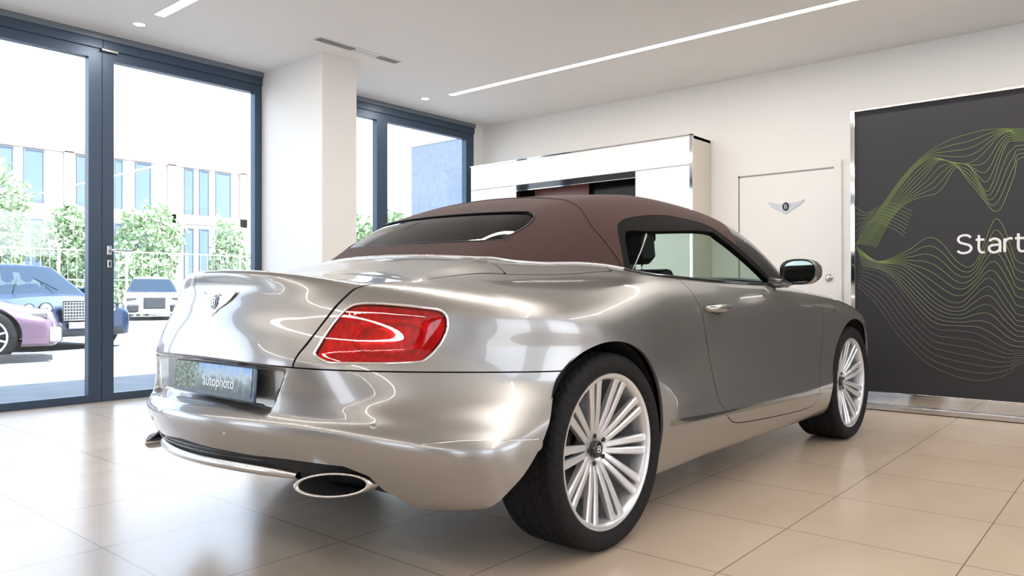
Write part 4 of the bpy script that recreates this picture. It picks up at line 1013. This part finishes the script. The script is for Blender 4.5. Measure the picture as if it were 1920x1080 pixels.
MB().box(-.05,.03,-.70,.70,.25,.33,bev=.01).build('lower_intake',M['gap_black'],t)
for s in (-1,1):
    for y,r in ((.56,.085),(.77,.07)): lathe_at((-.06-.10*y*y-(.07 if y>.7 else 0),s*y,.70),(.93,s*.3,.1),[(0,.03),(r*.7,.025),(r*.95,.01),(r,.015),(r,-.05)],'head_light',M['chrome'],t); lathe_at((-.06-.10*y*y-(.07 if y>.7 else 0),s*y,.70),(.93,s*.3,.1),[(r,.012),(r*1.05,.022),(r*1.14,.012),(r*1.14,-.05)],'light_surround',M['gap_black'],t)
b=MB(); b.box(-1.75,-1.60,.93,1.15,.92,1.06,bev=.03); b.box(-1.75,-1.60,-1.15,-.93,.92,1.06,bev=.03); b.build('door_mirrors',M['car_blue'],t)
b=MB(); b.tube([(-1.32,.3,1.0),(-1.75,.1,1.22)],.008,5); b.tube([(-1.30,-.45,1.0),(-1.70,-.2,1.2)],.008,5); b.build('wiper',M['gap_black'],t)
t,Fc,hw,zh=parked_car('mauve_saloon','pale mauve car nosing in from the left behind the left window',(4.22,12.35,-.02),math.radians(-18),4.7,1.86,1.42,M['car_mauve'])
for s in (-1,1):
    b=MB(); b.box(-.38,-.13,s*.56,s*.86,.60,.70,bev=.03); b.build('head_light',M['chrome'],t)
b=MB(); b.box(-.03,.02,-.55,.55,.26,.50,bev=.02); b.build('grille',M['wheel_dark'],t)
b=MB(); b.box(-.15,-.0,-.86,-.66,.28,.48,bev=.02); b.build('side_intake',M['wheel_silver'],t)
t,Fc,hw,zh=parked_car('white_suv','white car facing the showroom far across the forecourt',(11.75,25.9,-.02),math.radians(-112),4.6,1.9,1.55,M['car_white'])
MB().box(-.02,.04,-.34,.34,.40,.80,bev=.03).build('grille',M['wheel_dark'],t)
for s in (-1,1):
    MB().box(-.35,-.04,s*.52,s*.88,.68,.80,bev=.03).build('head_light',M['chrome'],t); MB().box(-.22,.005,s*.46,s*.84,.28,.56,bev=.05).build('side_intake',M['wheel_dark'],t)
# block of offices across the road
def facade():
    t=empty('office_building',(-6,38,0)); props(t,'long two storey white and brick red office building with tall narrow windows beyond the forecourt','building')
    X0,X1=0,28.4; b=MB(); b.box(X0,X1,0,10,-.02,7.75); b.build('building_walls',M['render_white'],t)
    b=MB(); b.box(X0,X1,-.12,0,7.35,7.75); b.box(X0,X1,-.12,0,4.45,4.9)
    for x in (X0,6.0,12.4,19.1,23.85,27.8): b.box(x,x+.42,-.12,0,0,7.4)
    b.build('brick_bands',M['brick_red'],t)
    for row,(z0,z1) in enumerate(((4.95,7.25),(1.6,4.2))):
        for x,wd_ in ((1.2,.7),(3.4,.7),(8.0,.7),(10.2,.7),(13.4,.7),(16.55,.5),(17.55,.7),(19.7,.4),(21.4,.25),(22.35,.65),(24.8,.38),(25.6,.42),(26.5,.75)):
            f=MB(); f.box(x,x+wd_,-.05,-.003,z0,z1); w_=f.build('window',M['window_blue'],t)
            f=MB(); f.box(x-.06,x,-.08,-.004,z0,z1); f.box(x+wd_,x+wd_+.06,-.08,-.004,z0,z1); f.box(x-.06,x+wd_+.06,-.08,-.004,z1,z1+.06); f.build('window_frame',M['slate_trim'],w_)
facade()
t=empty('grey_block_building',(16,14.6,0)); props(t,'plain grey blockwork building seen through the far window','building')
MB().box(0,8,-6.0,3.12,-.02,5.45).build('building_walls',M['grey_block'],t); MB().box(-.03,8.03,-6.03,3.15,5.45,5.5).build('roof_coping',M['fence_white'],t)
# fence and planting
fn=empty('fence',(-4,30.6,0)); props(fn,'pale mesh fence along the far side of the forecourt','fence')
b=MB()
for k in range(12): b.box(k*2.4-.04,k*2.4+.04,-.04,.04,-.02,2.6)
b.build('fence_posts',M['fence_white'],fn)
b=MB()
for z in (.25,1.4,2.5): b.box(0,26.4,-.015,.015,z,z+.04)
for k in range(88): b.box(k*.3,k*.3+.012,-.006,.006,.0,2.55)
b.build('fence_wires',M['fence_white'],fn)
def foliage(name,n,cx,cz,rx,ry,rz,size,parent,rs,z0=None):
    r=np.random.default_rng(rs); d=r.normal(size=(n,3)); d/=np.linalg.norm(d,axis=1,keepdims=True); rad=r.uniform(.35,1,n)**.4
    lump=1+.22*np.sin(d[:,0]*5+rs)*np.sin(d[:,2]*6+rs*2)+.15*np.sin(d[:,1]*9)
    p=d*(rad*lump)[:,None]*np.array([rx,ry,rz])+np.array([cx,0,cz])
    if z0 is not None: p[:,2]=np.maximum(p[:,2],z0+r.uniform(0,.2,n))
    a=r.normal(size=(n,3));a/=np.linalg.norm(a,axis=1,keepdims=True);c=np.cross(a,r.normal(size=(n,3)));c/=np.linalg.norm(c,axis=1,keepdims=True); s_=(size*r.uniform(.6,1.3,n))[:,None]
    V=np.stack([p-a*s_,p+c*s_*.55,p+a*s_,p-c*s_*.55],1).reshape(-1,3); me=bpy.data.meshes.new(name); me.from_pydata(V.tolist(),[],[(4*i,4*i+1,4*i+2,4*i+3) for i in range(n)]); return link(name,me,M['leaf'],parent)
def tree(name,x,y,h,r,label,rs,cat='tree',trunk=True,n=2600,ry=None,group=None):
    t=empty(name,(x,y,-.02)); props(t,label,cat,group)
    if trunk: b=MB(); b.tube([(0,0,0),(.05,.02,h*.35),(0,.05,h*.7)],[.12,.10,.05],8); b.tube([(.04,.02,h*.4),(.5*r,.1,h*.62)],[.06,.03],6); b.tube([(.03,.02,h*.45),(-.5*r,-.1,h*.68)],[.06,.03],6); b.build('trunk',M['bark'],t,smooth=True)
    foliage('foliage',n,0,h*.64 if trunk else h*.5,r,ry or r,h*.38 if trunk else h*.5,.13,t,rs,.0)

tree('tree',9.0,33.2,5.6,1.2,'light green tree behind the fence left of the glazed door mullion',1)
tree('tree',11.6,33.2,4.3,1.1,'low light green tree behind the fence seen just left of the mullion',2)
tree('tree',14.9,33.4,4.7,1.3,'small tree behind the fence in front of the offices, right of the mullion',3)
tree('hedge',18.1,32.4,4.2,.8,'tall dense green hedge at the right edge of the left glazing',4,'hedge',False,3000)
tree('bush',13.9,31.8,2.4,1.3,'grey green bush by the fence above the white car',5,'bush',False,1600,.5)
tree('bush',7.4,31.8,2.2,2.0,'wide pale bush by the fence behind the blue car',6,'bush',False,1800,.5)
tree('shrub',15.5,20.0,3.4,1.1,'leafy shrub seen through the far window beside the column',7,'bush',False,2600)
tree('shrub',15.0,17.6,3.3,.7,'leafy shrub at the foot of the grey block building',8,'bush',False,1800)
# ---------------------------------------------------------------- light
wd=bpy.data.worlds.new('sky'); SC.world=wd; wd.use_nodes=True; nt=wd.node_tree; bg=nt.nodes['Background']
tc=nt.nodes.new('ShaderNodeTexCoord'); sp_=nt.nodes.new('ShaderNodeSeparateXYZ'); nt.links.new(tc.outputs['Generated'],sp_.inputs[0])
cr=nt.nodes.new('ShaderNodeValToRGB'); nt.links.new(sp_.outputs[2],cr.inputs[0]); e=cr.color_ramp.elements; e[0].position=.0; e[0].color=(.93,.96,1,1); e[1].position=.6; e[1].color=(.50,.68,1,1)
nt.links.new(cr.outputs[0],bg.inputs[0]); bg.inputs[1].default_value=5.6
def lamp(name,kind,loc,rot,e,col=(1,1,1),**k):
    l=bpy.data.lights.new(name,kind); l.energy=e; l.color=col
    for a_,b_ in k.items(): setattr(l,a_,b_)
    o=bpy.data.objects.new(name,l); COL.objects.link(o); o.location=loc; o.rotation_euler=rot; return o
sd=Vector((-.25,.42,-.88)); s_=lamp('sun','SUN',(0,0,20),(0,0,0),26,(1,.95,.88),angle=.01); s_.rotation_euler=sd.to_track_quat('-Z','Y').to_euler()
for x in (2.785,6.037): lamp('strip_lamp','AREA',(x,.5,ZC-.012),(0,0,0),130,(1,.93,.86),shape='RECTANGLE',size=.07,size_y=11)
for x in (-1.5,-4.0): lamp('strip_lamp','AREA',(x,.3,ZC-.012),(0,0,0),60,(1,.91,.82),shape='RECTANGLE',size=.07,size_y=11); strip('ceiling_light',x-.04,x+.04,-5.0,5.8,'recessed linear ceiling light '+('behind the camera' if x>-2 else 'furthest back, by the rear wall'))
for x,y in ((2.77,6.385),(5.965,6.37)): lamp('downlight_lamp','AREA',(x,y,ZC-.01),(0,0,0),8,(1,.92,.82),shape='DISK',size=.09)
# ---------------------------------------------------------------- camera
cd=bpy.data.cameras.new('camera'); co=bpy.data.objects.new('camera',cd); COL.objects.link(co); SC.camera=co
cd.sensor_width=36; cd.lens=1421.94/1920*36; cd.clip_start=.05; cd.clip_end=300
pit,rol,phi=.0051,-.0016,.7044
Fd=Vector((math.cos(phi),math.sin(phi),0)); Rt=Vector((math.sin(phi),-math.cos(phi),0)); Uu=Vector((0,0,1))
F2=Fd*math.cos(pit)+Uu*math.sin(pit); U2=Uu*math.cos(pit)-Fd*math.sin(pit); R3=Rt*math.cos(rol)+U2*math.sin(rol); U3=U2*math.cos(rol)-Rt*math.sin(rol)
mw=Matrix((R3,U3,-F2)).transposed().to_4x4(); mw.translation=(0,0,.9356); co.matrix_world=mw
v=SC.view_settings; v.view_transform='Standard'; v.look='None'; v.gamma=1; v.exposure=-.2; v.use_curve_mapping=False
cy=SC.cycles; cy.max_bounces=10; cy.diffuse_bounces=5; cy.glossy_bounces=5; cy.transparent_max_bounces=24; cy.transmission_bounces=6; cy.caustics_reflective=False; cy.caustics_refractive=False
cy.use_denoising=True; cy.sample_clamp_indirect=6
